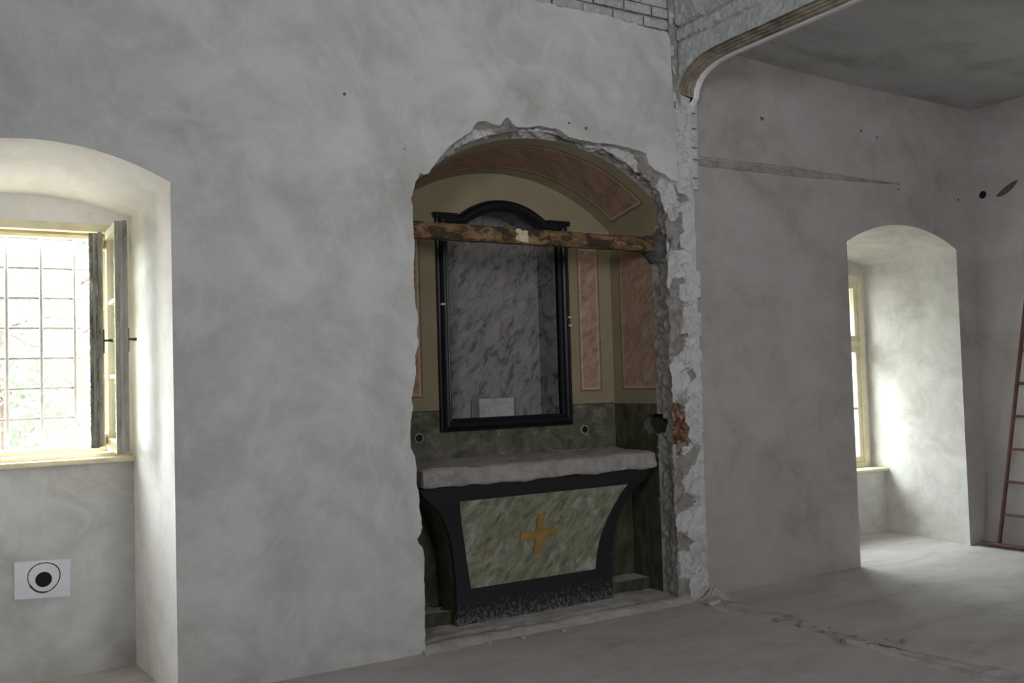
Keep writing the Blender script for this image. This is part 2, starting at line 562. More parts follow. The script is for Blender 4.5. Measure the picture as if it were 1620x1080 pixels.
# ================================================================== THE SHELL
# broken plaster edge round the altar niche, measured on the wall (x, z)
OUT_L = [(2.42, -0.004), (2.418, 0.14), (2.423, 0.334), (2.422, 0.432), (2.428, 0.529), (2.415, 0.6), (2.395, 0.62), (2.384, 0.647), (2.407, 0.677), (2.418, 0.715), (2.41, 0.785), (2.403, 0.822), (2.403, 0.902), (2.389, 0.962), (2.39, 1.02), (2.393, 1.056), (2.385, 1.118), (2.353, 1.184), (2.353, 1.248), (2.37, 1.371), (2.381, 1.407), (2.37, 1.444), (2.384, 1.517), (2.403, 1.601), (2.4, 1.707), (2.424, 1.77), (2.417, 1.834), (2.426, 1.929), (2.41, 2.014), (2.405, 2.132), (2.403, 2.195), (2.412, 2.307), (2.413, 2.392), (2.409, 2.489), (2.41, 2.584), (2.399, 2.631), (2.423, 2.691), (2.434, 2.731), (2.463, 2.782), (2.489, 2.776), (2.523, 2.787), (2.566, 2.851), (2.659, 2.959), (2.738, 3.018), (2.808, 3.064), (2.832, 3.098), (2.86, 3.132), (2.919, 3.148), (2.984, 3.131), (3.017, 3.129), (3.079, 3.188), (3.138, 3.137), (3.213, 3.137), (3.323, 3.164), (3.386, 3.157), (3.459, 3.157), (3.547, 3.113), (3.677, 3.102), (3.773, 3.099), (3.896, 3.103), (4.034, 3.094), (4.187, 3.07), (4.2, 3.004), (4.254, 2.963), (4.343, 2.938), (4.393, 2.907), (4.46, 2.894)]
OUT_R = [(4.46, 2.894), (4.482, 2.825), (4.551, 2.814), (4.607, 2.751), (4.575, 2.706), (4.514, 2.693), (4.503, 2.599), (4.527, 2.56), (4.479, 2.526), (4.487, 2.442), (4.573, 2.415), (4.605, 2.345), (4.546, 2.343), (4.489, 2.309), (4.524, 2.262), (4.509, 2.188), (4.457, 2.18), (4.457, 2.074), (4.56, 2.038), (4.478, 2.015), (4.483, 1.889), (4.451, 1.834), (4.537, 1.841), (4.605, 1.792), (4.56, 1.743), (4.476, 1.74), (4.494, 1.675), (4.484, 1.601), (4.553, 1.589), (4.585, 1.535), (4.534, 1.494), (4.481, 1.41), (4.528, 1.378), (4.471, 1.341), (4.465, 1.223), (4.505, 1.177), (4.486, 1.117), (4.527, 1.071), (4.613, 1.076), (4.58, 1.006), (4.538, 0.917), (4.506, 0.814), (4.479, 0.732), (4.57, 0.692), (4.567, 0.64), (4.482, 0.627), (4.505, 0.553), (4.463, 0.524), (4.451, 0.432), (4.513, 0.394), (4.461, 0.368), (4.47, 0.315), (4.496, 0.259), (4.453, 0.213), (4.448, 0.1), (4.465, -0.025)]
YL, YP, YR = 5.03, 5.05, 5.08          # left plaster face, pilaster face, right plaster face
ZTOP = 4.55

# window recess geometry helper: segmental arch
def seg_arch(x0, x1, zs, rise, n=24):
    c, w = (x0 + x1) / 2, (x1 - x0) / 2
    R = (w * w + rise * rise) / (2 * rise)
    pts = []
    for i in range(n + 1):
        x = x0 + (x1 - x0) * i / n
        pts.append((x, zs + rise - R + math.sqrt(max(0, R * R - (x - c) ** 2))))
    return pts


# ---- floor
mb = MB()
nx, ny = 120, 90
rows = []
for j in range(ny + 1):
    y = -3.3 + (6.5 + 3.3) * j / ny
    row = []
    for i in range(nx + 1):
        x = -2.8 + (8.2 + 2.8) * i / nx
        z = nz((x, y, 0), 1.2, 0.004, 2.0)
        row.append((x, y, z - 0.004))
    rows.append(row)
mb.grid(rows, 'floor')
mb.box(-2.8, 8.2, -3.3, 6.5, -0.2, -0.02, 'floor')
floor = structure(mb.build('floor'))

# raised, crumbling threshold strip under the arch between the two bays
mb = MB()
rows = []
for j in range(121):
    t = j / 120
    y = 4.98 - 6.5 * t
    cx = 4.52 + 0.05 * math.sin(t * 9) - 0.08 * math.exp(-((t - .2) / .06) ** 2)
    row = []
    for i in range(15):
        u = i / 14 * 2 - 1
        w = 0.10 + 0.03 * math.sin(t * 23) + (0.04 if t > .3 else 0)
        h = (1 - u * u) ** 0.7 * (0.012 + 0.012 * noise.noise(Vector((t * 30, 3, 1))) + nz((u, y, 0), 5, 0.016, 4))
        row.append((cx + u * w + 0.02 * noise.noise(Vector((y * 6, i * .5, 7))), y, h - 0.004 - (0.01 if abs(u) > .99 else 0)))
    rows.append(row)
mb.grid(rows, 'stone')
mb.build('threshold_strip', floor)

# ---- ceilings
mb = MB()
rows = []
for j in range(13):
    y = 5.2 - 8.5 * j / 12
    rows.append([(x, y, 3.905 - 0.0262 * (x - 5.14) + 0.008 * math.sin(x * 2 + y)) for x in [4.55 + (8.1 - 4.55) * i / 12 for i in range(13)]])
mb.grid(rows, 'ceiling')
mb.box(4.55, 8.3, -3.3, 6.6, 4.15, 4.25, 'ceiling')
ceil_r = structure(mb.build('ceiling'))
# scaled patches of stain on the ceiling
mb = MB()
mb.box(-2.8, 4.7, -3.3, 6.5, ZTOP, ZTOP + 0.1, 'ceiling')
structure(mb.build('ceiling'))

# ---- back wall, left bay: plaster coat with the window recess and the broken-out niche
XW0, XW1, ZS1, RI1 = -0.175, 1.045, 2.608, 0.158
arch1 = seg_arch(XW0, XW1, ZS1, RI1)
outl = jag(OUT_L, 0.0035, 0.02, 3)
top_edge = [(4.45, 3.30), (4.445, 3.509), (4.436, 3.732), (4.435, 3.90), (4.408, 3.945), (4.35, 3.943), (4.10, 3.962), (3.832, 3.972), (3.575, 3.97), (3.328, 3.97)]
top_j = jag(top_edge[3:], 0.006, 0.03, 5)
poly = [(-2.8, -0.05), (XW0, -0.05)] + arch1 + [(XW1, -0.05), (2.42, -0.05)] + outl[0:] + [(4.455, 3.1)] + top_edge[:3] + top_j + [(3.1, 3.975), (2.0, 3.98), (0.5, 3.99), (-2.8, 4.0)]
mb = MB()
mb.poly_xz(poly, YL, 'plaster')
lip(mb, outl, YL, YL + 0.06, 'lime')
lip(mb, [(4.455, 3.1)] + top_edge[:3] + top_j + [(3.1, 3.975), (2.0, 3.98), (0.5, 3.99), (-2.8, 4.0)], YL, YL + 0.06, 'lime')
lip(mb, [outl[-1], (4.455, 3.1)], YL, YL + 0.04, 'lime')
# body of the wall over the plaster and round the recesses
wall_back = structure(mb.build('wall_back'))

# exposed whitewashed brick courses above the broken plaster
mb = MB()
rnd = random.Random(11)
bw, bh, gap = 0.245, 0.066, 0.012
for r in range(10):
    z0 = 3.90 + r * (bh + gap)
    x = 2.3 - (0.128 if r % 2 else 0)
    while x < 4.52:
        w = bw * rnd.uniform(0.94, 1.04)
        d = rnd.uniform(-0.004, 0.006)
        dz = rnd.uniform(-0.002, 0.002)
        # a lumpy limewashed brick face
        rws = []
        for j in range(5):
            rr = []
            for i in range(9):
                u, v = i / 8, j / 4
                e = min(u, 1 - u) * 8, min(v, 1 - v) * 4
                k = min(1, min(e))
                px, pz = x + w * u, z0 + dz + bh * v
                rr.append((px, YL + 0.028 + d - 0.012 * k + nz((px, 0, pz), 14, 0.004), pz))
            rws.append(rr)
        mb.grid(rws, 'whitewash')
        x += w + gap
mb.box(-2.8, 4.47, YL + 0.046, YL + 0.2, 3.9, ZTOP, 'rubble')
mb.build('exposed_brickwork', wall_back)

# ---- pilaster of limewashed brick between the bays
def rz(z):   # right edge of the pilaster
    return 4.622 + (4.70 - 4.622) * min(1, z / 3.5)
mb = MB()
pr_ = jag(OUT_R, 0.004, 0.02, 9)
right = [(rz(0) + 0.005 * math.sin(k * 2.1), 0.0 if k == 0 else k * 0.1) for k in range(0, 36)]
pil_poly = [(4.44, 4.55), (4.44, 3.1)] + pr_ + [(4.465, -0.05), (4.622, -0.05)] + right[1:] + [(4.70, 3.60), (4.72, 4.55)]
mb.poly_xz(pil_poly, YP, 'lime')
lip(mb, pr_, YP, YP + 0.07, 'lime')
lip(mb, right, YP, YP + 0.08, 'lime')
pil = mb.build('pilaster', wall_back)

# lumps of thick limewash along the pilaster and its seams
mb = MB()
rnd = random.Random(5)
zc = 0.05
while zc < 3.45:
    hh = rnd.uniform(0.07, 0.13)
    xl = 4.50 if zc < 2.85 else 4.47
    x0_, x1_ = xl + rnd.uniform(0.0, 0.03), rz(zc) - 0.012
    # keep off the break-outs
    if not any(abs(p[1] - (zc + hh / 2)) < hh * .6 and p[0] > x0_ + .02 for p in OUT_R):
        rws = []
        for j in range(9):
            rr = []
            for i in range(11):
                u, v = i / 10, j / 8
                k = min(1, min(u, 1 - u) * 9) * min(1, min(v, 1 - v) * 6)
                px, pz = x0_ + (x1_ - x0_) * u, zc + hh * v
                px += 0.006 * noise.noise(Vector((pz * 30, 5, i * .1)))
                rr.append((px, YP + 0.003 - 0.008 * k ** .6 + (nz((px, 0, pz), 16, 0.013, 3) + nz((px, 0, pz), 40, 0.005, 1)) * k, pz))
            rws.append(rr)
        mb.grid(rws, 'lime')
    zc += hh + rnd.uniform(0.004, 0.012)
mb.build('limewashed_bricks', wall_back)

# crumbled brown seam beside the top of the pilaster
mb = MB()
rows = []
for j in range(70):
    z = 3.42 + (4.5 - 3.42) * j / 69
    row = []
    for i in range(8):
        u = i / 7
        x = 4.43 + 0.09 * u
        row.append((x + 0.01 * noise.noise(Vector((z * 12, u, 2))), YP - 0.012 + 0.03 * math.sin(u * PI) * (0.5 + noise.noise(Vector((z * 9, u * 2, 6)))) * 0.6, z))
    rows.append(row)
mb.grid(rows, 'rubble')
mb.build('crumbled_seam', wall_back)

# ---- broken masonry reveal of the niche (plaster edge -> arris -> painted lining)
NXL, NXR, NYB, NYF = 2.44, 4.39, 5.75, 5.26
NCX, NR = 3.44, 1.42
def vault(x, y):
    return 3.005 + 0.20 * (NYB - y) - NR + math.sqrt(max(0.01, NR * NR - (x - NCX) ** 2))
ZSPR = vault(NXR, NYB)
def front_y(z):
    return 5.262 - 0.085 * max(0.0, min(1.0, (z - 2.42) / 0.28))
def inner_loop(y):
    pts = [(NXL, 0.03 + (vault(NXL, y) - 0.03) * k / 30) for k in range(30)]
    pts += [(NXL + (NXR - NXL) * k / 40, vault(NXL + (NXR - NXL) * k / 40, y)) for k in range(41)]
    pts += [(NXR, vault(NXR, y) + (0.03 - vault(NXR, y)) * (k + 1) / 30) for k in range(30)]
    return pts
def resample(pts, n):
    d = [0]
    for a, b in zip(pts[:-1], pts[1:]):
        d.append(d[-1] + math.hypot(b[0] - a[0], b[1] - a[1]))
    out = []
    k = 0
    for i in range(n):
        t = d[-1] * i / (n - 1)
        while k < len(d) - 2 and d[k + 1] < t:
            k += 1
        f = (t - d[k]) / max(1e-9, d[k + 1] - d[k])
        out.append((pts[k][0] + (pts[k + 1][0] - pts[k][0]) * f, pts[k][1] + (pts[k + 1][1] - pts[k][1]) * f))
    return out
def split(pts, za):
    # left leg, arch, right leg by height
    i = next(k for k, p in enumerate(pts) if p[1] > za)
    j = max(k for k, p in enumerate(pts) if p[1] > za)
    return pts[:i + 1], pts[i:j + 1], pts[j:]
def matched(pts, za, n1=210, n2=230):
    a, b, c = split(pts, za)
    return resample(a, n1) + resample(b, n2) + resample(c, n1)
outer = matched(outl + pr_, 2.72)
inner = matched(inner_loop(5.18), 2.72)
arris_src = [(2.385, 0.0), (2.355, 0.9), (2.33, 1.25), (2.36, 1.5), (2.375, 2.70)] + [(2.40 + (4.385 - 2.40) * k / 30, vault(NXL + (NXR - NXL) * k / 30, 5.12) + 0.012) for k in range(1, 30)] + [(4.385, 2.70), (4.375, 1.2), (4.37, 0.0)]
arris = matched(arris_src, 2.62)
HOLE = Vector((4.40, 5.285, 1.205))
def in_hole(c):
    q = c - HOLE
    return c.x > 4.3 and (q.y / (0.13 + .02 * noise.noise(c * 20))) ** 2 + (q.z / (0.075 + .02 * noise.noise(c * 14))) ** 2 < 1
rows = []
meta = []
N1, N2 = 12, 20
for k in range(len(outer)):
    o_, a_, i_ = outer[k], arris[k], inner[k]
    row = []
    for j in range(N1 + N2 + 1):
        if j <= N1:
            t = j / N1
            p = Vector((o_[0] + (a_[0] - o_[0]) * t, 5.056 + 0.016 * min(1, t * 6) + 0.004 * t, o_[1] + (a_[1] - o_[1]) * t))
            amp = math.sin(min(1, t * 3) * PI / 2)
            rr_ = (noise.noise(p * 9) * 0.018 + noise.noise(p * 23) * 0.014 + noise.noise(p * 50) * 0.007) * (1 if p.x > 2.6 else .4)
            p.y += amp * (rr_ + 0.006)
            p.x += amp * noise.noise(p * 17 + Vector((3, 1, 7))) * 0.012
            p.z += amp * noise.noise(p * 17 + Vector((9, 4, 2))) * 0.012
        else:
            t = (j - N1) / N2
            p = Vector((a_[0] + (i_[0] - a_[0]) * t, 5.064 + (front_y(i_[1]) + 0.012 - 5.064) * t, a_[1] + (i_[1] - a_[1]) * t))
            amp = math.sin(min(1, (1 - t) * 4) * PI / 2)
            c_ = Vector((NCX, p.y, 1.4 if p.z < 2.7 else 1.6))
            outw = Vector((p.x - c_.x, 0, 0 if p.z < 2.6 else (p.z - c_.z) * .8)).normalized()
            lay = 0.5 * noise.noise(Vector((p.x * 3, p.y * 14, p.z * 9))) + 0.5 * noise.noise(p * 26)
            p += outw * ((0.014 + 0.045 * lay) if p.x > 2.6 else 0.004 + 0.006 * lay) * amp
        row.append(p)
    rows.append(row)
def rub_mat(i, j, ids):
    z, x = rows[i][min(j, N1 + N2 - 1)].z, rows[i][min(j, N1 + N2 - 1)].x
    v = Vector((x * 7, rows[i][j].y * 7, z * 7))
    if x > 4.37 and 1.0 < z < 1.36 and j < N1 + 3 and noise.noise(v * 0.8 + Vector((1, 5, 3))) > -0.1 - 0.3 * (abs(z - 1.16) < .1):
        return 'red_brick'
    if x > 4.2 and z < 1.13 + 0.05 * noise.noise(v) and j > N1 - 1:
        return 'grey_mortar'
    if x > 4.2 and j <= N1 and noise.noise(v * 0.7) > 0.02:
        return 'lime'
    if x < 4.2 and z > 2.7 and j > 3 and noise.noise(v * 0.9 + Vector((2, 2, 2))) > -0.12:
        return 'lime'
    if x < 2.6:
        return 'lime'
    return 'rubble'
mb = MB()
mb.grid(rows, 'rubble', matfn=rub_mat, skip=in_hole, smooth=False)
mb.build('broken_masonry', wall_back)

# the knocked-out putlog hole in the right jamb
mb = MB()
rows = []
for j in range(9):
    t = j / 8
    rr = []
    for i in range(28):
        a = i / 28 * 2 * PI
        s_ = (1.2 if j == 0 else 1.0) * (1 - 0.25 * t) * (1 + 0.16 * noise.noise(Vector((math.cos(a) * 1.5, math.sin(a) * 1.5, t))))
        rr.append((4.405 + 0.20 * t, HOLE.y + 0.02 * t + math.cos(a) * 0.14 * s_, HOLE.z + math.sin(a) * 0.085 * s_))
    rows.append(rr)
mb.grid(rows, 'grey_mortar', matfn=lambda i, j, ids: 'dark_mortar' if i < 2 else 'cavity', closed=True)
mb.add(rows[-1], [tuple(range(28))], 'cavity')
mb.build('putlog_hole', wall_back)

# mortar plug round the right end of the timber lintel
mb = MB()
rows = []
for j in range(15):
    th = PI * j / 14
    rr = []
    for i in range(26):
        a = 2 * PI * i / 26
        d = Vector((math.sin(th) * math.cos(a), math.cos(th), math.sin(th) * math.sin(a)))
        k = 1 + 0.35 * noise.noise(d * 2.2) + 0.18 * noise.noise(d * 6)
        rr.append((4.42 + d.x * 0.062 * k, 5.235 + d.y * 0.15 * k, 2.465 + d.z * 0.125 * k))
    rows.append(rr)
mb.grid(rows, 'dark_mortar', closed=True)
mb.build('mortar_plug', wall_back)

# ---- painted lining of the niche: back wall, side walls, vault, dado
lining = MB()
def cut_list(a, b, cuts, step):
    v = sorted(set([a, b] + [c for c in cuts if a < c < b]))
    out = [v[0]]
    for p, q in zip(v[:-1], v[1:]):
        k = max(1, int(math.ceil((q - p) / step)))
        out += [p + (q - p) * (t + 1) / k for t in range(k)]
    return out
DL, LL, GP = 0.007, 0.0055, 0.012       # dark line, pale line, gap
def panel_cuts(a, b):
    return [a, a + DL, a + DL + GP, a + DL + GP + LL, b - DL - GP - LL, b - DL - GP, b - DL, b]
def panel_mat(u, v, pa, marble):
    u0, u1, v0, v1 = pa
    if not (u0 < u < u1 and v0 < v < v1):
        return None
    d = min(u - u0, u1 - u, v - v0, v1 - v)
    if d < DL:
        return 'line_dark'
    if d < DL + GP:
        return marble
    if d < DL + GP + LL:
        return 'line_light'
    return marble
BP = [(2.60, 2.795, 1.447, 2.52), (4.083, 4.277, 1.447, 2.52)]
# back wall is built round the deep recess inside the picture frame
RX0, RX1, RZ0, RZS, RAP = 2.985, 3.90, 1.285, 2.60, 2.735
xs = cut_list(NXL, NXR, sum([panel_cuts(p[0], p[1]) for p in BP], []) + [RX0 - .03, RX1 + .03], 0.05)
zs = cut_list(0.03, 2.60, panel_cuts(1.447, 2.52) + [1.35, 1.358, RZ0 - .03, 2.6], 0.06)
for i in range(len(xs) - 1):
    for j in range(len(zs) - 1):
        xm, zm = (xs[i] + xs[i + 1]) / 2, (zs[j] + zs[j + 1]) / 2
        if RX0 - .03 < xm < RX1 + .03 and zm > RZ0 - .03:
            continue
        mt = 'ochre'
        if zm < 1.35:
            mt = 'dado' if zm > 1.0 else 'dado_dark'
        elif zm < 1.358:
            mt = 'dado_dark'
        for p in BP:
            q = panel_mat(xm, zm, p, 'pink_marble')
            if q:
                mt = q
        lining.quad((xs[i], NYB, zs[j]), (xs[i + 1], NYB, zs[j]), (xs[i + 1], NYB, zs[j + 1]), (xs[i], NYB, zs[j + 1]), mt)
# lunette above 2.60 in columns, open inside the frame
xs2 = cut_list(NXL, NXR, [RX0 - .03, RX1 + .03, 3.08, 3.80], 0.04)
def frame_in(x):      # underside of the arch head of the recess
    a = seg_arch(3.06, 3.83, 2.60, 0.155, 40)
    if x < 3.06 or x > 3.83:
        return 2.60
    return 2.60 + 0.155 - (0.385 ** 2 + 0.155 ** 2) / (0.31) + math.sqrt(((0.385 ** 2 + 0.155 ** 2) / 0.31) ** 2 - (x - 3.445) ** 2)
for i in range(len(xs2) - 1):
    a, b = xs2[i], xs2[i + 1]
    xm = (a + b) / 2
    z0a, z0b = 2.60, 2.60
    if RX0 - .03 < xm < RX1 + .03:
        z0a, z0b = frame_in(a) + .03, frame_in(b) + .03
    ta, tb = vault(a, NYB), vault(b, NYB)
    if tb < z0b + 1e-3 and ta < z0a + 1e-3:
        continue
    for (p, q, mt) in ((0, 0.86, 'ochre'), (0.86, 1, 'ochre')):
        za0, za1 = z0a + (ta - z0a) * p, z0a + (ta - z0a) * q
        zb0, zb1 = z0b + (tb - z0b) * p, z0b + (tb - z0b) * q
        lining.quad((a, NYB, za0), (b, NYB, zb0), (b, NYB, zb1), (a, NYB, za1), mt)
# side walls
SP = (NYF - 0.1, 5.647, 1.450, 2.52)
ys = cut_list(NYF, NYB, [SP[1], SP[1] - DL, SP[1] - DL - GP, SP[1] - DL - GP - LL], 0.012)
zs = cut_list(0.03, 2.60, panel_cuts(1.450, 2.52) + [1.35, 1.358, 1.0], 0.014)
for X in (NXL, NXR):
    for i in range(len(ys) - 1):
        for j in range(len(zs) - 1):
            ym, zm = (ys[i] + ys[i + 1]) / 2, (zs[j] + zs[j + 1]) / 2
            if in_hole(Vector((X, ym, zm))):
                continue
            mt = 'ochre'
            if zm < 1.35:
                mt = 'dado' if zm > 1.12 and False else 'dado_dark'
            q = panel_mat(ym, zm, SP, 'pink_marble')
            if q and zm > 1.35:
                mt = q
            lining.quad((X, ys[i], zs[j]), (X, ys[i + 1], zs[j]), (X, ys[i + 1], zs[j + 1]), (X, ys[i], zs[j + 1]), mt)
    lining.quad((X, front_y(2.5), 2.5), (X, NYF, 2.5), (X, NYF, 2.60), (X, front_y(2.6), 2.60), 'ochre')
    lining.quad((X, front_y(2.6), 2.6), (X, NYF, 2.6), (X, NYF, vault(X, NYF)), (X, 5.175, vault(X, 5.175)), 'ochre')
    for i in range(len(ys) - 1):
        lining.quad((X, ys[i], 2.60), (X, ys[i + 1], 2.60), (X, ys[i + 1], vault(X, ys[i + 1])), (X, ys[i], vault(X, ys[i])), 'ochre')
# vault with its long painted panel
VP = (2.53, 4.345, 5.27, 5.655)
vx = cut_list(NXL, NXR, panel_cuts(VP[0], VP[1]), 0.03)
vy = cut_list(5.175, NYB, panel_cuts(VP[2], VP[3]), 0.04)
for i in range(len(vx) - 1):
    for j in range(len(vy) - 1):
        xm, ym = (vx[i] + vx[i + 1]) / 2, (vy[j] + vy[j + 1]) / 2
        mt = panel_mat(xm, ym, VP, 'vault_marble') or 'ochre'
        lining.quad((vx[i], vy[j], vault(vx[i], vy[j])), (vx[i + 1], vy[j], vault(vx[i + 1], vy[j])),
                    (vx[i + 1], vy[j + 1], vault(vx[i + 1], vy[j + 1])), (vx[i], vy[j + 1], vault(vx[i], vy[j + 1])), mt)
lining.build('niche_lining', wall_back)

# marbled recess inside the picture frame
mb = MB()
RB = 6.01
rx = cut_list(RX0, RX1, [], 0.03)
for i in range(len(rx) - 1):
    a, b = rx[i], rx[i + 1]
    mb.quad((a, RB, RZ0), (b, RB, RZ0), (b, RB, frame_in(b)), (a, RB, frame_in(a)), 'grey_marble')
    mb.quad((a, NYB, frame_in(a)), (b, NYB, frame_in(b)), (b, RB, frame_in(b)), (a, RB, frame_in(a)), 'grey_marble')
for X in (RX0, RX1):
    mb.quad((X, NYB, RZ0), (X, RB, RZ0), (X, RB, 2.60), (X, NYB, 2.60), 'grey_marble')
mb.quad((RX0, NYB, RZ0), (RX1, NYB, RZ0), (RX1, RB, RZ0), (RX0, RB, RZ0), 'grey_marble')
mb.build('marbled_recess', wall_back)

# clay pipe sockets let into the dado
for cx, cz, s_ in ((2.753, 1.180, 1.0), (4.100, 1.168, 1.0)):
    mb = MB()
    rows = []
    for (r, y) in ((0.034, NYB), (0.034, NYB - 0.012), (0.025, NYB - 0.012), (0.0245, NYB - 0.002), (0.023, NYB + 0.001)):
        rows.append([(cx + r * math.cos(t * PI / 14), y, cz + r * math.sin(t * PI / 14)) for t in range(28)])
    mb.grid(rows, 'ceramic', closed=True, matfn=lambda i, j, ids: 'ceramic' if i < 2 else 'black')
    mb.add([(cx + 0.0245 * math.cos(t * PI / 14), NYB - 0.003, cz + 0.0245 * math.sin(t * PI / 14)) for t in range(28)], [tuple(range(28))], 'black')
    o = mb.build('pipe_socket', loc=(cx, NYB, cz))
    tag(o, 'round pipe socket with pale rim in the green dado, ' + ('left of the frame' if cx < 3 else 'right of the frame'), 'pipe socket', 'pipe sockets in the niche dado')

# ---- niche floor: uneven screed apron and the low plinth the altar stands on
mb = MB()
rows = []
for j in range(30):
    y = 4.985 + (5.75 - 4.985) * j / 29
    row = []
    for i in range(90):
        x = 2.40 + (4.52 - 2.40) * i / 89
        e = min(1, j / 3)
        z = -0.006 + e * 0.030 + nz((x, y, 0), 3.5, 0.008, 1) * e
        # a running crack
        cy = 5.13 + 0.03 * math.sin(x * 5) + 0.02 * noise.noise(Vector((x * 9, 0, 0)))
        if abs(y - cy) < 0.014 and x < 4.05:
            z -= 0.012
        row.append((x, y + (0.02 * noise.noise(Vector((x * 6, 2, 2))) if j < 2 else 0), z))
    rows.append(row)
mb.grid(rows, 'stone', smooth=True)
mb.build('niche_floor', floor)
mb = MB()
mb.box(NXL, 4.385, 5.41, 5.60, 0.0, 0.108, 'dado_dark')
rows = []
for j in range(6):
    rows.append([(NXL + (4.385 - NXL) * i / 40, 5.405 + 0.19 * j / 5, 0.110 + nz((i * .05, j * .04, 0), 4, 0.004)) for i in range(41)])
mb.grid(rows, 'stone')
mb.box(NXL, NXR, 5.58, 5.745, 0.10, 0.895, 'dado_dark')
mb.build('altar_step', wall_back)

# ---- back wall, right bay
XR0, XR1, ZSR, RIR = 6.255, 7.685, 2.575, 0.172
arch2 = seg_arch(XR0, XR1, ZSR, RIR)
mb = MB()
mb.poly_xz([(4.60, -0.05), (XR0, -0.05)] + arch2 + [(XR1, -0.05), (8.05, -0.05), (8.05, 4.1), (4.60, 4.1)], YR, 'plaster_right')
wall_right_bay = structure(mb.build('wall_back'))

# roughly filled horizontal chase
mb = MB()
rows = []
for j in range(121):
    t = j / 120
    x = 4.68 + 2.27 * t
    w = 0.038 * (1 - 0.95 * max(0, t - .45) / .55)
    cz = 3.078 + 0.012 * t + 0.006 * noise.noise(Vector((x * 3, 1, 1)))
    row = []
    for i in range(11):
        u = i / 10 * 2 - 1
        edge = 1 - abs(u)
        y = YR + 0.002 - 0.014 * min(1, edge * 5) + (0.022 * math.exp(-((u - .55) / .16) ** 2) + 0.012 * math.exp(-((u + .1) / .1) ** 2)) * (1 - t * .6) + 0.010 * noise.noise(Vector((x * 16, u * 3, 2))) * min(1, edge * 4)
        row.append((x, y, cz + u * w * (1 + .25 * noise.noise(Vector((x * 8, u, 9))))))
    rows.append(row)
mb.grid(rows, 'chase')
mb.build('filled_chase', wall_right_bay)

# ---- right wall
mb = MB()
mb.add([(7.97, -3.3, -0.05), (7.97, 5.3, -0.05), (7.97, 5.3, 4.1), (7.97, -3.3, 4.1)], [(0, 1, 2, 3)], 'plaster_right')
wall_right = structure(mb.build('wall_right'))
mb = MB()
rws = []
for r_, x_ in ((0.034, 7.968), (0.028, 7.962), (0.022, 7.966), (0.020, 8.0)):
    rws.append([(x_, 4.985 + r_ * math.cos(t * PI / 10) * (1 + .1 * math.sin(t * 3)), 3.064 + r_ * math.sin(t * PI / 10)) for t in range(20)])
mb.grid(rws, 'black', closed=True)
mb.add([(7.9655, 4.985 + 0.021 * math.cos(t * PI / 10), 3.064 + 0.021 * math.sin(t * PI / 10)) for t in range(20)], [tuple(range(20))], 'black')
mb.build('cable_hole', wall_right)
# smooth gouge beside it
mb = MB()
rws = []
for j in range(13):
    t = j / 12
    y = 4.86 - 0.20 * t
    w = 0.030 * math.sin(PI * t) ** .7 + 0.002
    rws.append([(7.967 - 0.004 * math.sin(PI * i / 6), y, 3.03 + 0.10 * t ** 1.3 + w * (i / 3 - 1)) for i in range(7)])
mb.grid(rws, 'dark_mortar')
mb.build('patched_gouge', wall_right)

# ---- unseen walls of the room, closed; the window lights stand just inside them
mb = MB()
def wall_x(mb, X, openings, mat):
    ys_ = sorted(set([-3.3, 5.2] + [o[0] for o in openings] + [o[1] for o in openings]))
    zs_ = sorted(set([-0.05, ZTOP] + [o[2] for o in openings] + [o[3] for o in openings]))
    for a, b in zip(ys_[:-1], ys_[1:]):
        for c, d in zip(zs_[:-1], zs_[1:]):
            if any(o[0] < (a + b) / 2 < o[1] and o[2] < (c + d) / 2 < o[3] for o in openings):
                continue
            mb.box(X - 0.2, X, a, b, c, d, mat)
wall_x(mb, -2.5, [], 'plaster')
structure(mb.build('wall_left'))
# thickness of the outer wall behind the niche and over the windows
mb = MB()
mb.box(1.25, 5.85, 6.06, 6.14, -0.2, ZTOP, 'plaster')
mb.box(-2.8, 8.3, 5.95, 6.14, 2.88, ZTOP, 'plaster')
mb.box(-2.8, -0.28, 5.6, 6.14, -0.2, ZTOP, 'plaster')
mb.box(8.0, 8.3, 5.0, 6.70, -0.2, ZTOP, 'plaster')
mb.box(1.22, 2.40, 5.12, 6.1, -0.2, ZTOP, 'plaster')
mb.box(4.72, 6.02, 5.14, 6.1, -0.2, ZTOP, 'plaster')
mb.box(2.40, 4.72, 5.12, 6.1, 3.35, ZTOP, 'plaster')
mb.build('outer_wall', wall_back)
mb = MB()
ops = []
xs_ = sorted(set([-2.8, 8.2] + [o[0] for o in ops] + [o[1] for o in ops]))
zs_ = sorted(set([-0.05, ZTOP] + [o[2] for o in ops] + [o[3] for o in ops]))
for a, b in zip(xs_[:-1], xs_[1:]):
    for c_, d in zip(zs_[:-1], zs_[1:]):
        if any(o[0] < (a + b) / 2 < o[1] and o[2] < (c_ + d) / 2 < o[3] for o in ops):
            continue
        mb.box(a, b, -3.2, -3.0, c_, d, 'plaster')
structure(mb.build('wall_front'))

# ---- transverse arch between the bays
und = [(5.10, 3.40), (5.0, 3.50), (4.985, 3.56), (4.955, 3.605), (4.91, 3.642), (4.85, 3.668), (4.77, 3.688), (4.66, 3.698), (4.5, 3.70)] + [(4.5 - 0.25 * k, 3.70) for k in range(1, 33)]
nrm = []
for i in range(len(und)):
    a, b = und[max(0, i - 1)], und[min(len(und) - 1, i + 1)]
    t = Vector((b[0] - a[0], b[1] - a[1])).normalized()
    nv = Vector((t.y, -t.x))
    if nv.y < 0:
        nv = -nv
    nrm.append(nv)
def off(i, x, d):
    return (x, und[i][0] + nrm[i].x * d, und[i][1] + nrm[i].y * d)
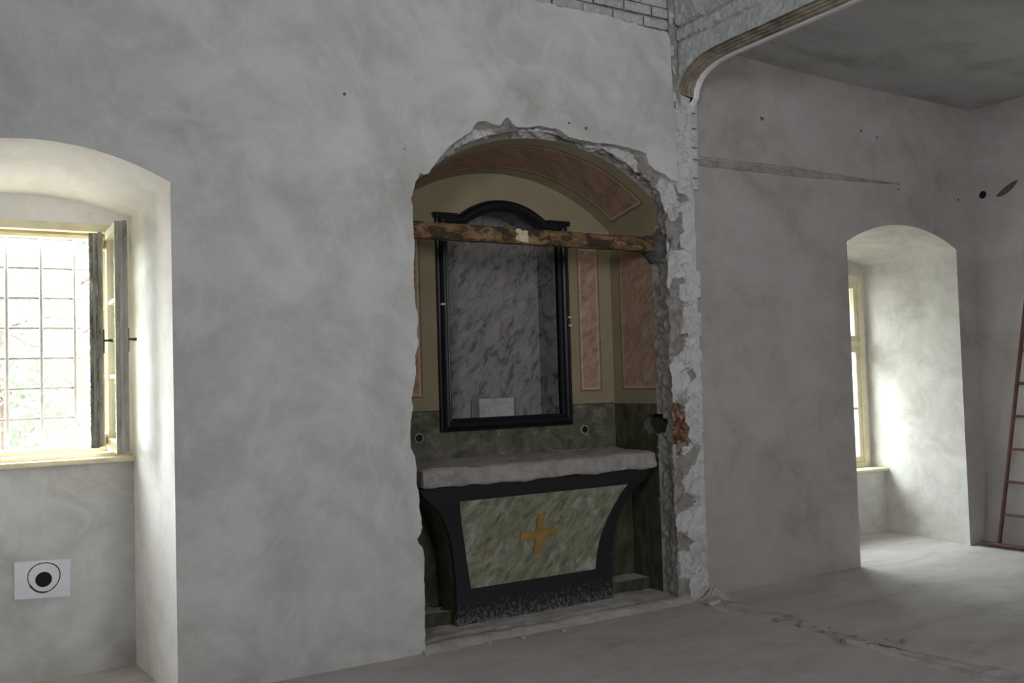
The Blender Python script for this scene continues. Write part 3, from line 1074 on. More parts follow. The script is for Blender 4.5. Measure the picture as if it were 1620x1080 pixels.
# subdivided rough face
def fine(rows_fn, i0, i1, sub):
    return [rows_fn(i0 + (i1 - i0) * k / sub) for k in range(sub + 1)]
mb = MB()
def path(t):
    i = int(min(len(und) - 2, math.floor(t)))
    f = t - i
    y = und[i][0] * (1 - f) + und[i + 1][0] * f
    z = und[i][1] * (1 - f) + und[i + 1][1] * f
    nv = (nrm[i] * (1 - f) + nrm[i + 1] * f).normalized()
    return y, z, nv
rows = []
T = len(und) - 1
for k in range(441):
    t = (k / 441 * 10) if k < 150 else (k / 441 * 10 if False else 10 * 150 / 441 + (T - 10 * 150 / 441) * (k - 150) / 290)
    y, z, nv = path(t)
    y0, z0 = y + nv.x * 0.05, z + nv.y * 0.05
    row = []
    for j in range(86):
        u = j / 85
        zz = z0 + (4.55 - z0) * u
        yy = y0 + (min(y, 5.03) - y0) * min(1, u * 6)
        p = Vector((4.50, yy, zz))
        d = nz(p, 3, 0.012, 1) + nz(p, 18, 0.006, 2)
        if abs(zz - 4.0 - 0.01 * noise.noise(Vector((yy * 5, 0, 0)))) < 0.012:
            d += 0.040
        if zz > 4.0:
            d -= 0.012
        if abs(zz - 3.90 - 0.008 * noise.noise(Vector((yy * 7, 3, 0)))) < 0.009:
            d += 0.028
        p.x += d
        row.append(p)
    rows.append(row)
mb.grid(rows, 'whitewash')
beam_w = structure(mb.build('trim_1'))
mb = MB()
prof = [(4.50, 0.05), (4.53, 0.058), (4.535, 0.038), (4.546, 0.042), (4.556, 0.038), (4.558, 0.024), (4.568, 0.027), (4.576, 0.022), (4.58, 0.010), (4.592, 0.013), (4.60, 0.008), (4.612, 0.008)]
rows = [[off(i, x + 0.003 * math.sin(i * 3.1), d) for x, d in prof] for i in range(1, len(und))]
mb.grid(rows, 'brick_brown', smooth=False)
mb.build('arch_moulding', beam_w)
mb = MB()
rows = [[off(i, 4.61, 0.008), off(i, 4.625, 0.0), off(i, 4.655, 0.0), off(i, 4.668, 0.02), (4.668, und[i][0], 4.5)] for i in range(len(und))]
mb.grid(rows, 'plaster_reveal', smooth=False)
mb.build('arch_soffit', beam_w)


# ================================================================== WINDOWS AND THEIR RECESSES
def recess(name, xf0, xf1, zs, rise, yf, xb0, xb1, zsb, riseb, yb, sill_z, mat, yw, breast):
    """splayed reveals, arched soffit, breast wall under the sill and the window wall behind it"""
    mb = MB()
    n_ = 40
    def sect(t):
        a = seg_arch(xf0 + (xb0 - xf0) * t, xf1 + (xb1 - xf1) * t, zs + (zsb - zs) * t, rise + (riseb - rise) * t, n_)
        y = yf + (yb - yf) * t
        return a, y
    rows = []
    for k in range(7):
        a, y = sect(k / 6)
        rows.append([(x, y, z) for x, z in a])
    mb.grid(rows, mat)
    for side in (0, -1):
        rws = []
        for k in range(7):
            a, y = sect(k / 6)
            x, z = a[side]
            rws.append([(x, y, -0.02 + (z + 0.02) * j / 10) for j in range(11)])
        mb.grid(rws, mat, smooth=False)
    o = mb.build('recess_reveals', wall_back if yf < 5.06 else wall_right_bay)
    return sect


sec1 = recess('w1', XW0, XW1, ZS1, RI1, YL, -0.112, 0.978, 2.545, 0.10, 5.90, 1.16, 'plaster_reveal', 5.84, 5.82)
mb = MB()
a1, _ = sec1(1.0)
ab, _ = sec1(0.9)
# breast wall
mb.box(-0.14, 1.02, 5.82, 6.30, -0.05, 1.16, 'plaster')
# wall round the window frame
mb.poly_xz([(-0.13, 1.16), (-0.04, 1.16), (-0.04, 2.50), (0.91, 2.50), (0.91, 1.16), (1.0, 1.16)] + [(x, z + .02) for x, z in a1][::-1], 5.845, 'plaster_reveal')
mb.box(-0.30, -0.04, 5.85, 6.12, 1.16, 2.9, 'plaster_reveal')
mb.box(0.91, 1.3, 5.85, 6.12, 1.16, 2.9, 'plaster_reveal')
mb.box(-0.04, 0.91, 5.85, 6.12, 2.50, 2.9, 'plaster_reveal')
mb.build('window_wall', wall_back)

win1 = structure(empty('window_1', (0.435, 5.9, 1.16)))
def frame_rect(mb, x0, x1, z0, z1, w, y0, y1, mat, wb=None):
    wb = wb or w
    mb.box(x0, x0 + w, y0, y1, z0, z1, mat)
    mb.box(x1 - w, x1, y0, y1, z0, z1, mat)
    mb.box(x0 + w, x1 - w, y0, y1, z1 - w, z1, mat)
    mb.box(x0 + w, x1 - w, y0, y1, z0, z0 + wb, mat)
mb = MB()
frame_rect(mb, -0.045, 0.915, 1.175, 2.505, 0.045, 5.838, 5.90, 'cream_wood', 0.03)
frame_rect(mb, -0.045, 0.915, 1.185, 2.50, 0.052, 6.0, 6.07, 'cream_wood', 0.055)
mb.box(-0.045, -0.02, 5.90, 6.0, 1.175, 2.50, 'cream_wood')
mb.box(0.89, 0.915, 5.90, 6.0, 1.175, 2.50, 'cream_wood')
mb.box(-0.045, 0.915, 5.90, 6.0, 2.475, 2.50, 'cream_wood')
mb.box(-0.045, 0.915, 5.90, 6.0, 1.165, 1.205, 'cream_wood')
mb.box(0.0, 0.87, 5.986, 6.0, 2.44, 2.46, 'cream_wood')
mb.build('window_frame', win1, 0.004)
mb = MB()
mb.box(-0.115, 1.005, 5.775, 5.86, 1.150, 1.182, 'cream_wood')
mb.build('window_sill', win1, 0.008)
mb = MB()
mb.box(-0.12, 1.0, 6.07, 6.30, 1.10, 1.19, 'lime')
mb.build('outer_sill', win1)


def casement(hx, hy, fx, fy, z0, z1, edge_mat, handle_side):
    """open leaf from hinge (hx,hy) to free edge (fx,fy)"""
    root_v = Vector((hx, hy, 0))
    d = Vector((fx - hx, fy - hy, 0))
    Lw = d.length
    d.normalize()
    nn = Vector((-d.y, d.x, 0))      # towards +x
    if nn.x < 0:
        nn = -nn
    M = Matrix((( d.x, nn.x, 0, hx), (d.y, nn.y, 0, hy), (0, 0, 1, 0), (0, 0, 0, 1)))
    mb = MB()
    th = 0.040
    mb.box(0, 0.055, -th / 2, th / 2, z0, z1, 'cream_wood', M)
    mb.box(Lw - 0.05, Lw, -th / 2, th / 2, z0, z1, 'cream_wood', M)
    mb.box(0.055, Lw - 0.05, -th / 2, th / 2, z1 - 0.055, z1, 'cream_wood', M)
    mb.box(0.055, Lw - 0.05, -th / 2, th / 2, z0, z0 + 0.07, 'cream_wood', M)
    for k in (1, 2):
        zz = z0 + (z1 - z0) * k / 3
        mb.box(0.055, Lw - 0.05, -0.013, 0.013, zz - 0.011, zz + 0.011, 'cream_wood', M)
    # rebated, weathered meeting stile
    mb.box(Lw - 0.002, Lw + 0.006, -th / 2 - 0.004, th / 2, z0, z1, edge_mat, M)
    mb.box(Lw - 0.035, Lw + 0.002, th / 2, th / 2 + 0.022, z0 + .008, z1 + .006, 'grey_wood', M)
    mb.box(Lw - 0.001, Lw + 0.010, -0.004, 0.010, z0 + .004, z1 - .004, 'grey_wood', M)
    leaf = mb.build('casement_leaf', win1, 0.003)
    mb = MB()
    mb.box(0.05, Lw - 0.045, -0.002, 0.002, z0 + 0.06, z1 - 0.05, 'glass', M)
    sub(mb.build('glass_pane', None), leaf)
    mb = MB()
    zh = 1.83
    s_ = 1
    mb.box(Lw - 0.030, Lw - 0.008, th / 2 + 0.022, th / 2 + 0.027, zh - 0.07, zh + 0.06, 'iron', M)
    mb.box(Lw - 0.025, Lw - 0.013, th / 2 + 0.022, th / 2 + 0.065, zh - 0.006, zh + 0.006, 'iron', M)
    mb.box(Lw - 0.075, Lw - 0.010, th / 2 + 0.055, th / 2 + 0.066, zh - 0.008, zh + 0.008, 'iron', M)
    sub(mb.build('window_handle', None, 0.002), leaf)
    for zz in (z0 + 0.14, z1 - 0.22, (z0 + z1) / 2):
        mb = MB()
        mb.tube([M @ Vector((-0.004, 0.0, zz - 0.045)), M @ Vector((-0.004, 0.0, zz + 0.045))], 0.009, 'rusty_hinge', 10)
        sub(mb.build('hinge', None), leaf)
    return leaf


def sub(o, parent):
    # child of a part: geometry is in world coordinates, so undo the parent's own placement
    o.parent = parent
    o.matrix_parent_inverse = (Matrix.Translation(parent.parent.location) @ parent.matrix_parent_inverse @ parent.matrix_basis).inverted() if parent.parent else parent.matrix_basis.inverted()
    return o


casement(0.872, 5.868, 0.863, 5.46, 1.215, 2.468, 'grey_wood', 1)
casement(0.875, 6.02, 0.757, 5.62, 1.245, 2.42, 'peeling_wood', 1)
casement(-0.03, 5.862, -0.105, 5.46, 1.215, 2.468, 'grey_wood', 1)
casement(-0.005, 6.02, -0.035, 5.62, 1.245, 2.42, 'peeling_wood', 1)

# iron grille outside the window
grille = empty('window_grille', (0.45, 6.2, 1.16))
tag(grille, 'iron grille of thin crossed bars outside the open left window', 'grille')
for k in range(7):
    x = 0.367 + 0.1805 * (k - 3)
    mb = MB()
    mb.tube([(x, 6.2, 1.14), (x, 6.2, 2.6)], 0.0105, 'grille', 8)
    mb.build('upright_bar', grille)
for k in range(9):
    z = 1.225 + 0.1765 * k
    if z > 2.52:
        break
    mb = MB()
    mb.tube([(-0.25, 6.212, z), (1.1, 6.212, z + 0.004)], 0.0085, 'grille', 8)
    mb.build('cross_bar', grille)

# ---- right window recess (deep, running down to the floor)
sec2 = recess('w2', XR0, XR1, ZSR, RIR, YR, 6.10, 7.885, 2.565, 0.13, 6.22, 0.6, 'plaster_reveal2', 6.2, 6.04)
mb = MB()
mb.box(6.05, 7.92, 6.04, 6.75, -0.05, 0.575, 'plaster_reveal2')
a2, _ = sec2(1.0)
mb.poly_xz([(6.08, 0.57), (6.13, 0.57), (6.13, 2.47), (7.83, 2.47), (7.83, 0.57), (7.90, 0.57)] + [(x, z + .03) for x, z in a2][::-1], 6.215, 'plaster_reveal2')
mb.box(5.8, 6.13, 6.22, 6.70, 0.57, 2.9, 'plaster_reveal2')
mb.box(7.83, 8.3, 6.22, 6.70, 0.57, 2.9, 'plaster_reveal2')
mb.box(6.13, 7.83, 6.22, 6.70, 2.47, 2.9, 'plaster_reveal2')
mb.build('window_wall', wall_right_bay)
win2 = structure(empty('window_2', (6.98, 6.25, 0.6)))
mb = MB()
mb.box(6.09, 7.865, 6.00, 6.24, 0.572, 0.600, 'cream_wood')
mb.build('window_sill', win2, 0.006)
mb = MB()
frame_rect(mb, 6.12, 7.84, 0.60, 2.47, 0.075, 6.20, 6.27, 'cream_wood', 0.05)
mb.box(6.19, 7.77, 6.195, 6.27, 1.775, 1.825, 'cream_wood')
mb.box(6.95, 7.01, 6.19, 6.27, 0.60, 2.47, 'cream_wood')
mb.build('window_frame', win2, 0.005)
for (a, b, c_, d, bar) in ((6.19, 6.95, 0.65, 1.775, 1.17), (7.01, 7.77, 0.65, 1.775, 1.17), (6.19, 6.95, 1.825, 2.40, None), (7.01, 7.77, 1.825, 2.40, None)):
    mb = MB()
    frame_rect(mb, a, b, c_, d, 0.055, 6.215, 6.26, 'cream_wood')
    if bar:
        mb.box(a + .05, b - .05, 6.22, 6.255, bar - 0.012, bar + 0.012, 'cream_wood')
    if not bar:
        mb.box((a + b) / 2 - .012, (a + b) / 2 + .012, 6.225, 6.255, c_ + .05, d - .05, 'rusty_hinge')
    lf = mb.build('casement_leaf', win2, 0.003)
    mb = MB()
    mb.box(a + .05, b - .05, 6.238, 6.242, c_ + .05, d - .05, 'dimming_glass')
    sub(mb.build('glass_pane'), lf)
# ================================================================== THE ALTAR
AX = 3.395
def interp(tab, z):
    if z <= tab[0][0]:
        return tab[0][1]
    for (a, b), (c, d) in zip(tab[:-1], tab[1:]):
        if z <= c:
            return b + (d - b) * (z - a) / (c - a)
    return tab[-1][1]
HW = [(0.0, 0.612), (0.11, 0.610), (0.30, 0.615), (0.43, 0.628), (0.56, 0.655), (0.65, 0.69), (0.74, 0.745), (0.81, 0.815), (0.86, 0.875), (0.92, 0.91)]
FY = [(0.0, 5.335), (0.30, 5.330), (0.43, 5.322), (0.56, 5.305), (0.65, 5.288), (0.74, 5.262), (0.81, 5.238), (0.92, 5.215)]
altar = empty('altar', (AX, 5.45, 0.02))
tag(altar, 'black and olive marbled altar table with a gilt cross standing inside the niche', 'altar')

mb = MB()
zz = [0.015 + (0.905 - 0.015) * k / 36 for k in range(37)]
rows = []
for z in zz:
    h, y = interp(HW, z), interp(FY, z)
    row = [(AX - h, 5.572, z)] + [(AX - h, y + 0.02 + (5.572 - y - .02) * (1 - k / 5), z) for k in range(1, 6)]
    row += [(AX - h + 0.006, y, z)]
    row += [(AX - h + 2 * h * k / 24, y, z) for k in range(1, 24)]
    row += [(AX + h - 0.006, y, z)]
    row += [(AX + h, y + 0.02 + (5.572 - y - .02) * (k / 5), z) for k in range(0, 6)]
    rows.append(row)
nfront0 = 5
mb.grid(rows, 'altar_black', smooth=False, matfn=lambda i, j, ids: 'dado_dark' if (j < 5 or j > 30) else 'altar_black')
mb.build('altar_body', altar)

# marbled front panel, following the concave front
mb = MB()
rows = []
for k in range(33):
    z = 0.245 + (0.808 - 0.245) * k / 32
    hw_l = interp([(0.245, 0.505), (0.53, 0.555), (0.808, 0.618)], z)
    hw_r = interp([(0.245, 0.462), (0.36, 0.475), (0.48, 0.508), (0.58, 0.552), (0.67, 0.600), (0.74, 0.640), (0.808, 0.688)], z)
    y = interp(FY, z)
    rows.append([(AX - hw_l + (hw_l + hw_r) * i / 30, y - 0.004, z) for i in range(31)])
mb.grid(rows, 'olive_marble')
pz = [r for r in rows]
edge = [r[0] for r in rows] + rows[-1][1:] + [r[-1] for r in rows[::-1]][1:] + rows[0][::-1][1:]
mb.grid([edge, [(x, y + 0.008, z) for x, y, z in edge]], 'altar_black')
panel = mb.build('front_panel', altar)
panel['label'] = 'olive marbled trapezoid panel with chalky scuffs'

# gilt cross
def cross_pt(u, z, off_):
    return (3.389 + u + (z - 0.53) * 0.05, interp(FY, z) - 0.004 - off_, z)
mb = MB()
outline = [(-0.026, 0.405), (0.026, 0.402), (0.028, 0.505), (0.135, 0.512), (0.135, 0.565), (0.028, 0.560), (0.028, 0.668), (-0.026, 0.668), (-0.027, 0.560), (-0.142, 0.558), (-0.142, 0.506), (-0.028, 0.506)]
f_ = [cross_pt(u, z, 0.010) for u, z in outline]
b_ = [cross_pt(u, z, -0.002) for u, z in outline]
mb.grid([f_ + [f_[0]], b_ + [b_[0]]], 'gilt', smooth=False)
k = len(f_)
mb.add(f_, [(0, 1, 2, 11), (2, 3, 4, 5), (5, 6, 7, 8), (8, 9, 10, 11), (2, 5, 8, 11)], 'gilt')
cr_ = mb.build('cross', altar)
cr_['label'] = 'gilt painted cross'

# rough mensa slab
mb = MB()
MX0, MX1, MY0, MY1, MZ0, MZ1 = 2.505, 4.305, 5.165, 5.735, 0.905, 1.022
def slab_pt(x, y, z, n_):
    p = Vector((x, y, z))
    d = 0.016 * noise.noise(p * 6) + 0.012 * noise.noise(p * 18) + 0.004 * noise.noise(p * 45)
    return p + n_ * d
prof = []
for k in range(5):
    prof.append((MY1 - (MY1 - MY0 - .02) * k / 4, MZ0 + 0.004, Vector((0, 0, -.6))))
for k in range(1, 9):
    t = k / 9
    prof.append((MY0 + 0.012 * (2 * t - 1) ** 4, MZ0 + (MZ1 - MZ0) * t, Vector((0, -1, 0.2))))
for k in range(0, 13):
    t = k / 12
    prof.append((MY0 + 0.02 + (MY1 - MY0 - .02) * t, MZ1 + 0.012 * t, Vector((0, 0, 0.7))))
rows = []
NXS = 150
for i in range(NXS + 1):
    x = MX0 + (MX1 - MX0) * i / NXS
    e = min(1, min(i, NXS - i) / 3)
    row = []
    for (y, z, n_) in prof:
        q = slab_pt(x, y, z, n_)
        cy_, cz_ = (MY0 + MY1) / 2, (MZ0 + MZ1) / 2
        s_ = 0.90 + 0.10 * e ** .5
        q.z = cz_ + (q.z - cz_) * s_
        if q.y < cy_:
            q.y = cy_ + (q.y - cy_) * (0.95 + 0.05 * e ** .5)
        if e < 1:
            q.x += 0.012 * noise.noise(Vector((y * 9, z * 20, i * .3)))
        row.append(q)
    rows.append(row)
mb.grid(rows, 'slab', smooth=True)
for r in (rows[0], rows[-1]):
    c = sum((Vector(p) for p in r), Vector()) / len(r)
    mb.add([c] + r, [(0, i + 1, i + 2) for i in range(len(r) - 1)], 'slab')
sl = mb.build('mensa_slab', altar)
sl['label'] = 'rough lime plastered stone slab top'

# ================================================================== BLACK PICTURE FRAME
frame = empty('picture_frame', (3.445, NYB, 1.205))
tag(frame, 'tall empty black moulded frame with an arched head on the niche back wall', 'frame')
def arch_pts(x0, x1, z0, rise, n_=28):
    return seg_arch(x0, x1, z0, rise, n_)
X0, X1, Z0, ZT = 2.912, 3.984, 1.212, 2.690
ar = arch_pts(3.10, 3.79, ZT + 0.006, 0.118, 26)
pth = [(X0, Z0), (X0, ZT), (3.07, ZT)] + ar + [(3.82, ZT), (X1, ZT), (X1, Z0)]
prof_f = [(0.0, 0.0), (0.0, 0.030), (0.010, 0.036), (0.016, 0.030), (0.022, 0.044), (0.034, 0.056), (0.048, 0.058), (0.060, 0.048), (0.066, 0.034), (0.074, 0.036), (0.084, 0.026), (0.084, -0.02)]
def mitre(path_):
    n_ = len(path_)
    out = []
    for i in range(n_):
        a, b, c = path_[i - 1], path_[i], path_[(i + 1) % n_]
        d1 = Vector((b[0] - a[0], b[1] - a[1])).normalized()
        d2 = Vector((c[0] - b[0], c[1] - b[1])).normalized()
        n1, n2 = Vector((d1.y, -d1.x)), Vector((d2.y, -d2.x))
        nb = (n1 + n2).normalized()
        out.append(nb / max(0.35, nb.dot(n1)))
    return out
mt_ = mitre(pth)
rows = [[(p[0] + nv.x * w, NYB - h, p[1] + nv.y * w) for w, h in prof_f] for p, nv in zip(pth, mt_)]
rows.append(rows[0])
mb = MB()
mb.grid(rows, 'black_wood', smooth=False)
mb.build('frame_moulding', frame)
# the shoulders of the head overhang the sides
for (a, b) in ((2.892, 3.075), (3.815, 4.004)):
    mb = MB()
    mb.box(a, b, NYB - 0.046, NYB, ZT - 0.012, ZT + 0.006, 'black_wood')
    mb.box(a + .008, b - .008, NYB - 0.052, NYB, ZT - 0.030, ZT - 0.014, 'black_wood')
    mb.build('frame_shoulder', frame, 0.003)
# wooden pegs left in the stile
for (px_, pz_) in ((2.935, 2.07), (3.962, 1.99), (3.966, 1.93)):
    mb = MB()
    mb.box(px_ - 0.016, px_ + 0.012, NYB - 0.066, NYB - 0.03, pz_ - 0.006, pz_ + 0.006, 'paper')
    q = mb.build('peg', frame)

# ---- loose stone block on the recess shelf
mb = MB()
bx0, bx1, by0, by1, bz0, bz1 = 3.297, 3.585, 5.88, 6.0, RZ0 + 0.001, 1.422
rows = []
sect_ = [(by0, bz0), (by0, bz1), (by1, bz1), (by1, bz0)]
mb.box(bx0, bx1, by0, by1, bz0, bz1, 'pale_block')
o = mb.build('stone_block', None, 0.007, loc=((bx0 + bx1) / 2, (by0 + by1) / 2, bz0))
tag(o, 'small pale grey block lying at the foot of the framed marbled recess', 'block')

# ================================================================== OLD TIMBER BEAM ACROSS THE NICHE
beam = empty('timber_beam', (2.46, 5.24, 2.43))
tag(beam, 'old scorched brown timber beam spanning the niche in front of the frame', 'beam')
mb = MB()
rows = []
for i in range(61):
    t = i / 60
    x = 2.42 + (4.405 - 2.42) * t
    zc = 2.481 - 0.004 * t
    hh, dd = 0.050, 0.045
    rr = []
    for k in range(20):
        a = k / 20 * 2 * PI
        cx_, cz_ = math.cos(a), math.sin(a)
        mx_ = max(abs(cx_), abs(cz_))
        u, v = cx_ / mx_ * 0.97 + cx_ * 0.03, cz_ / mx_ * 0.97 + cz_ * 0.03
        n_ = 0.004 * noise.noise(Vector((x * 5, u, v))) + 0.002 * noise.noise(Vector((x * 30, u * 2, v * 2)))
        rr.append((x, 5.245 + u * (dd + n_), zc + v * (hh + n_)))
    rows.append(rr)
mb.grid(rows, 'timber', closed=True, smooth=False)
mb.add(rows[0], [tuple(range(20))], 'timber')
mb.add(rows[-1], [tuple(range(20))], 'timber')
mb.build('beam_body', beam)
# torn paper label pasted on its face
lab = [(3.218, 2.449), (3.245, 2.441), (3.285, 2.437), (3.311, 2.437), (3.313, 2.468), (3.306, 2.492), (3.312, 2.512), (3.285, 2.515), (3.27, 2.508), (3.252, 2.521), (3.222, 2.523), (3.216, 2.500), (3.236, 2.487), (3.222, 2.476), (3.216, 2.462)]
mb = MB()
mb.poly_xz([(x, z) for x, z in lab], 5.1955, 'paper')
fr_ = [(x, 5.1955, z) for x, z in lab]
mb.grid([fr_ + [fr_[0]], [(x, 5.20, z) for x, y, z in fr_ + [fr_[0]]]], 'paper', smooth=False)
q = mb.build('paper_label', beam)
q['label'] = 'torn cream paper label'

# ================================================================== WHITE PIPE PLATE UNDER THE LEFT WINDOW
plate = empty('pipe_plate', (0.507, 5.82, 0.44))
tag(plate, 'white square-cut board with a round black pipe hole under the left window', 'pipe plate')
mb = MB()
hc = (0.512, 0.541)
hr = 0.041
outer_ = [(0.370, 0.451), (0.644, 0.432), (0.646, 0.636), (0.370, 0.648)]
ring = [(hc[0] + hr * math.cos(t * PI / 18), hc[1] + hr * math.sin(t * PI / 18)) for t in range(36)]
bm = bmesh.new()
vo = [bm.verts.new((x, 5.806, z)) for x, z in outer_]
vi = [bm.verts.new((x, 5.806, z)) for x, z in ring]
es = [bm.edges.new((vo[i], vo[(i + 1) % 4])) for i in range(4)] + [bm.edges.new((vi[i], vi[(i + 1) % 36])) for i in range(36)]
bmesh.ops.triangle_fill(bm, edges=es, use_beauty=True)
# triangle_fill may also close the hole: drop faces inside it
bm.verts.index_update()
fs = [[v.index for v in f.verts] for f in bm.faces if math.hypot(f.calc_center_median().x - hc[0], f.calc_center_median().z - hc[1]) > hr * .98]
mb.add([v.co.copy() for v in bm.verts], fs, 'white_board')
bm.free()
fr_ = [(x, 5.806, z) for x, z in outer_ + outer_[:1]]
mb.grid([fr_, [(x, 5.82, z) for x, y, z in fr_]], 'white_board', smooth=False)
mb.build('board', plate)
mb = MB()
rr0 = [(x, 5.806, z) for x, z in ring]
mb.grid([rr0, [(x, 5.8185, z) for x, y, z in rr0]], 'black', closed=True)
mb.add([(x, 5.8185, z) for x, y, z in rr0], [tuple(range(36))], 'black')
mb.build('pipe_bore', plate)
mb = MB()
rows = []
for t in range(61):
    a = t / 60 * 2 * PI
    w = 0.0026 + 0.0022 * abs(noise.noise(Vector((math.cos(a) * 3, math.sin(a) * 3, 0)))) + (0.002 if 3.6 < a < 4.9 else 0)
    R_ = 0.079 + 0.002 * math.sin(3 * a)
    cx_, cz_ = hc[0] + 0.002, hc[1] + 0.012
    rows.append([(cx_ + (R_ - w) * math.cos(a), 5.8055, cz_ + (R_ - w) * math.sin(a)), (cx_ + (R_ + w) * math.cos(a), 5.8055, cz_ + (R_ + w) * math.sin(a))])
mb.grid(rows, 'pencil')
mb.build('marker_ring', plate)

# ================================================================== RUSTY LADDER AGAINST THE RIGHT WALL
ladder = empty('ladder', (7.75, 4.5, 0.0))
tag(ladder, 'rusty dark red metal ladder with a floor rail leaning at the right wall', 'ladder')
def lx(z):
    return 7.752 + 0.19 * z / 3.0
LB, LT, LZ = 4.862, 4.48, 3.0       # left stile y at foot and top
def ly(z, s_):
    mid_ = 4.35
    y = LB + (LT - LB) * z / LZ
    return y if s_ > 0 else 2 * mid_ - y
for s_ in (1, -1):
    mb = MB()
    mb.tube([(lx(z), ly(z, s_), z) for z in (0.03, 0.5, 1.5, 2.3, 3.0)], 0.0165, 'ladder', 12)
    mb.build('stile', ladder)
for k in range(10):
    z = 0.285 + 0.277 * k
    mb = MB()
    mb.tube([(lx(z), ly(z, 1), z), (lx(z), 4.35, z - 0.004), (lx(z), ly(z, -1), z)], 0.012, 'ladder', 10)
    mb.build('rung', ladder)
mb = MB()
mb.tube([(7.742, 5.01, 0.024), (7.748, 4.80, 0.022), (7.755, 3.75, 0.022)], 0.020, 'ladder', 12)
mb.build('floor_rail', ladder)

# ================================================================== LOOSE STONES AND CHIPS
def stone(name, loc, size, rot, seed, mat='stone', flatn=0.5):
    mb = MB()
    rows = []
    for j in range(9):
        th = PI * j / 8
        rr = []
        for i in range(14):
            a = 2 * PI * i / 14
            d = Vector((math.sin(th) * math.cos(a), math.sin(th) * math.sin(a), math.cos(th)))
            q = Vector((d.x / max(abs(d.x), abs(d.y), abs(d.z)), d.y / max(abs(d.x), abs(d.y), abs(d.z)), d.z / max(abs(d.x), abs(d.y), abs(d.z))))
            d = d * 0.5 + q * 0.5
            k = 1 + 0.25 * noise.noise(d * 1.8 + Vector((seed, 0, 0)))
            rr.append((d.x * size[0] * k, d.y * size[1] * k, d.z * size[2] * k))
        rows.append(rr)
    mb.grid(rows, mat, closed=True, smooth=False)
    o = mb.build(name)
    low = min(v[2] for v in mb.v)
    o.location = (loc[0], loc[1], loc[2] - low - 0.002)
    o.rotation_euler = (0, 0, rot)
    return o


o = stone('plaster_slab_piece', (4.50, 4.86, 0.0), (0.105, 0.035, 0.018), 0.55, 3.0)
tag(o, 'flat broken piece of plaster lying at the foot of the white pilaster', 'rubble')
# heap of dust and mortar at the foot of the pilaster
mb = MB()
rows = []
for j in range(9):
    r = j / 8
    rows.append([(4.62 + math.cos(a) * r * 0.16, 5.0 + math.sin(a) * r * 0.15, 0.07 * (1 - r) ** 1.2 * (1 + .5 * noise.noise(Vector((math.cos(a) * 2, math.sin(a) * 2, r * 3)))) - 0.004) for a in [PI + PI * k / 20 for k in range(21)]])
mb.grid(rows, 'stone')
q = mb.build('dust_heap')
tag(q, 'low heap of mortar dust against the foot of the white pilaster', 'rubble')
q['kind'] = 'stuff'
o = stone('rubble_lump', (7.855, 5.36, 0.0), (0.055, 0.022, 0.016), 0.9, 9.0)  # grey lump of stone
tag(o, 'small grey lump of rubble by the reveal of the right window', 'rubble')
o = stone('plaster_chip', (7.78, 5.20, 0.0), (0.030, 0.014, 0.005), 0.4, 12.0)
tag(o, 'thin dark chip on the floor in front of the right window reveal', 'rubble')
rnd = random.Random(21)
spots = [(4.46, 4.28), (4.49, 4.12), (4.52, 4.02), (4.47, 3.93), (4.50, 3.86), (4.43, 3.78), (4.53, 3.74), (4.40, 3.72), (4.55, 4.16), (4.56, 3.95), (4.62, 3.60), (4.66, 3.52), (4.60, 4.3), (4.51, 3.66)]
base = None
for k, (x, y) in enumerate(spots):
    if base is None:
        base = stone('rubble_crumb', (x, y, 0.010), (0.016, 0.012, 0.009), 0, 30.0, 'rubble')
        o = base
    else:
        o = base.copy()
        COL.objects.link(o)
        o.location = (x, y, base.location.z)
        o.rotation_euler = (0, 0, rnd.uniform(0, 6))
        s_ = rnd.uniform(0.5, 1.3)
        o.scale = (s_, s_ * rnd.uniform(.7, 1.2), s_)
    tag(o, 'crumb of brick and mortar among those scattered along the threshold strip', 'rubble', 'crumbs along the threshold strip')
for k, (x, y) in enumerate(((3.02, 4.93), (3.30, 4.91), (2.80, 4.95))):
    o = stone('mortar_crumb', (x, y, 0.0), (0.016 - .003 * k, 0.013, 0.008), k, 40.0 + k)
    tag(o, ['larger crumb of mortar on the floor in front of the altar', 'smaller crumb of mortar right of the larger one before the altar', 'smallest crumb of mortar near the left end of the altar'][k], 'rubble', 'mortar crumbs before the altar')

# dark pits knocked in the plaster
for k, (x, z, Y, par, r) in enumerate(((2.001, 3.192, YL, wall_back, 0.010), (2.366, 2.918, YL, wall_back, 0.006), (3.545, 3.204, YL, wall_back, 0.010), (3.681, 3.186, YL, wall_back, 0.013),
                           (5.358, 3.461, YR, wall_right_bay, 0.020), (6.487, 3.492, YR, wall_right_bay, 0.014), (6.681, 3.461, YR, wall_right_bay, 0.012), (4.826, 2.55, YR, wall_right_bay, 0.007), (6.93, 3.05, YR, wall_right_bay, 0.012), (7.75, 3.02, YR, wall_right_bay, 0.016))):
    mb = MB()
    pts = []
    for t in range(12):
        a = t / 12 * 2 * PI
        rr = r * (1 + 0.5 * noise.noise(Vector((math.cos(a) * 1.6 + k * 5, math.sin(a) * 1.6, 0))))
        pts.append((x + rr * math.cos(a), Y - 0.0012, z + rr * 0.8 * math.sin(a)))
    mb.add([(x, Y - 0.0006, z)] + pts, [(0, t + 1, (t + 1) % 12 + 1) for t in range(12)], 'dark_mortar')
    mb.build('plaster_pit', par)

# ================================================================== OUTSIDE
mb = MB()
rows = []
for j in range(25):
    y = 6.8 + 33 * j / 24
    rows.append([(x, y, -0.9 + 0.25 * noise.noise(Vector((x * .15, y * .15, 0)))) for x in [-25 + 65 * i / 40 for i in range(41)]])
mb.grid(rows, 'grass')
g_ = structure(mb.build('ground'))


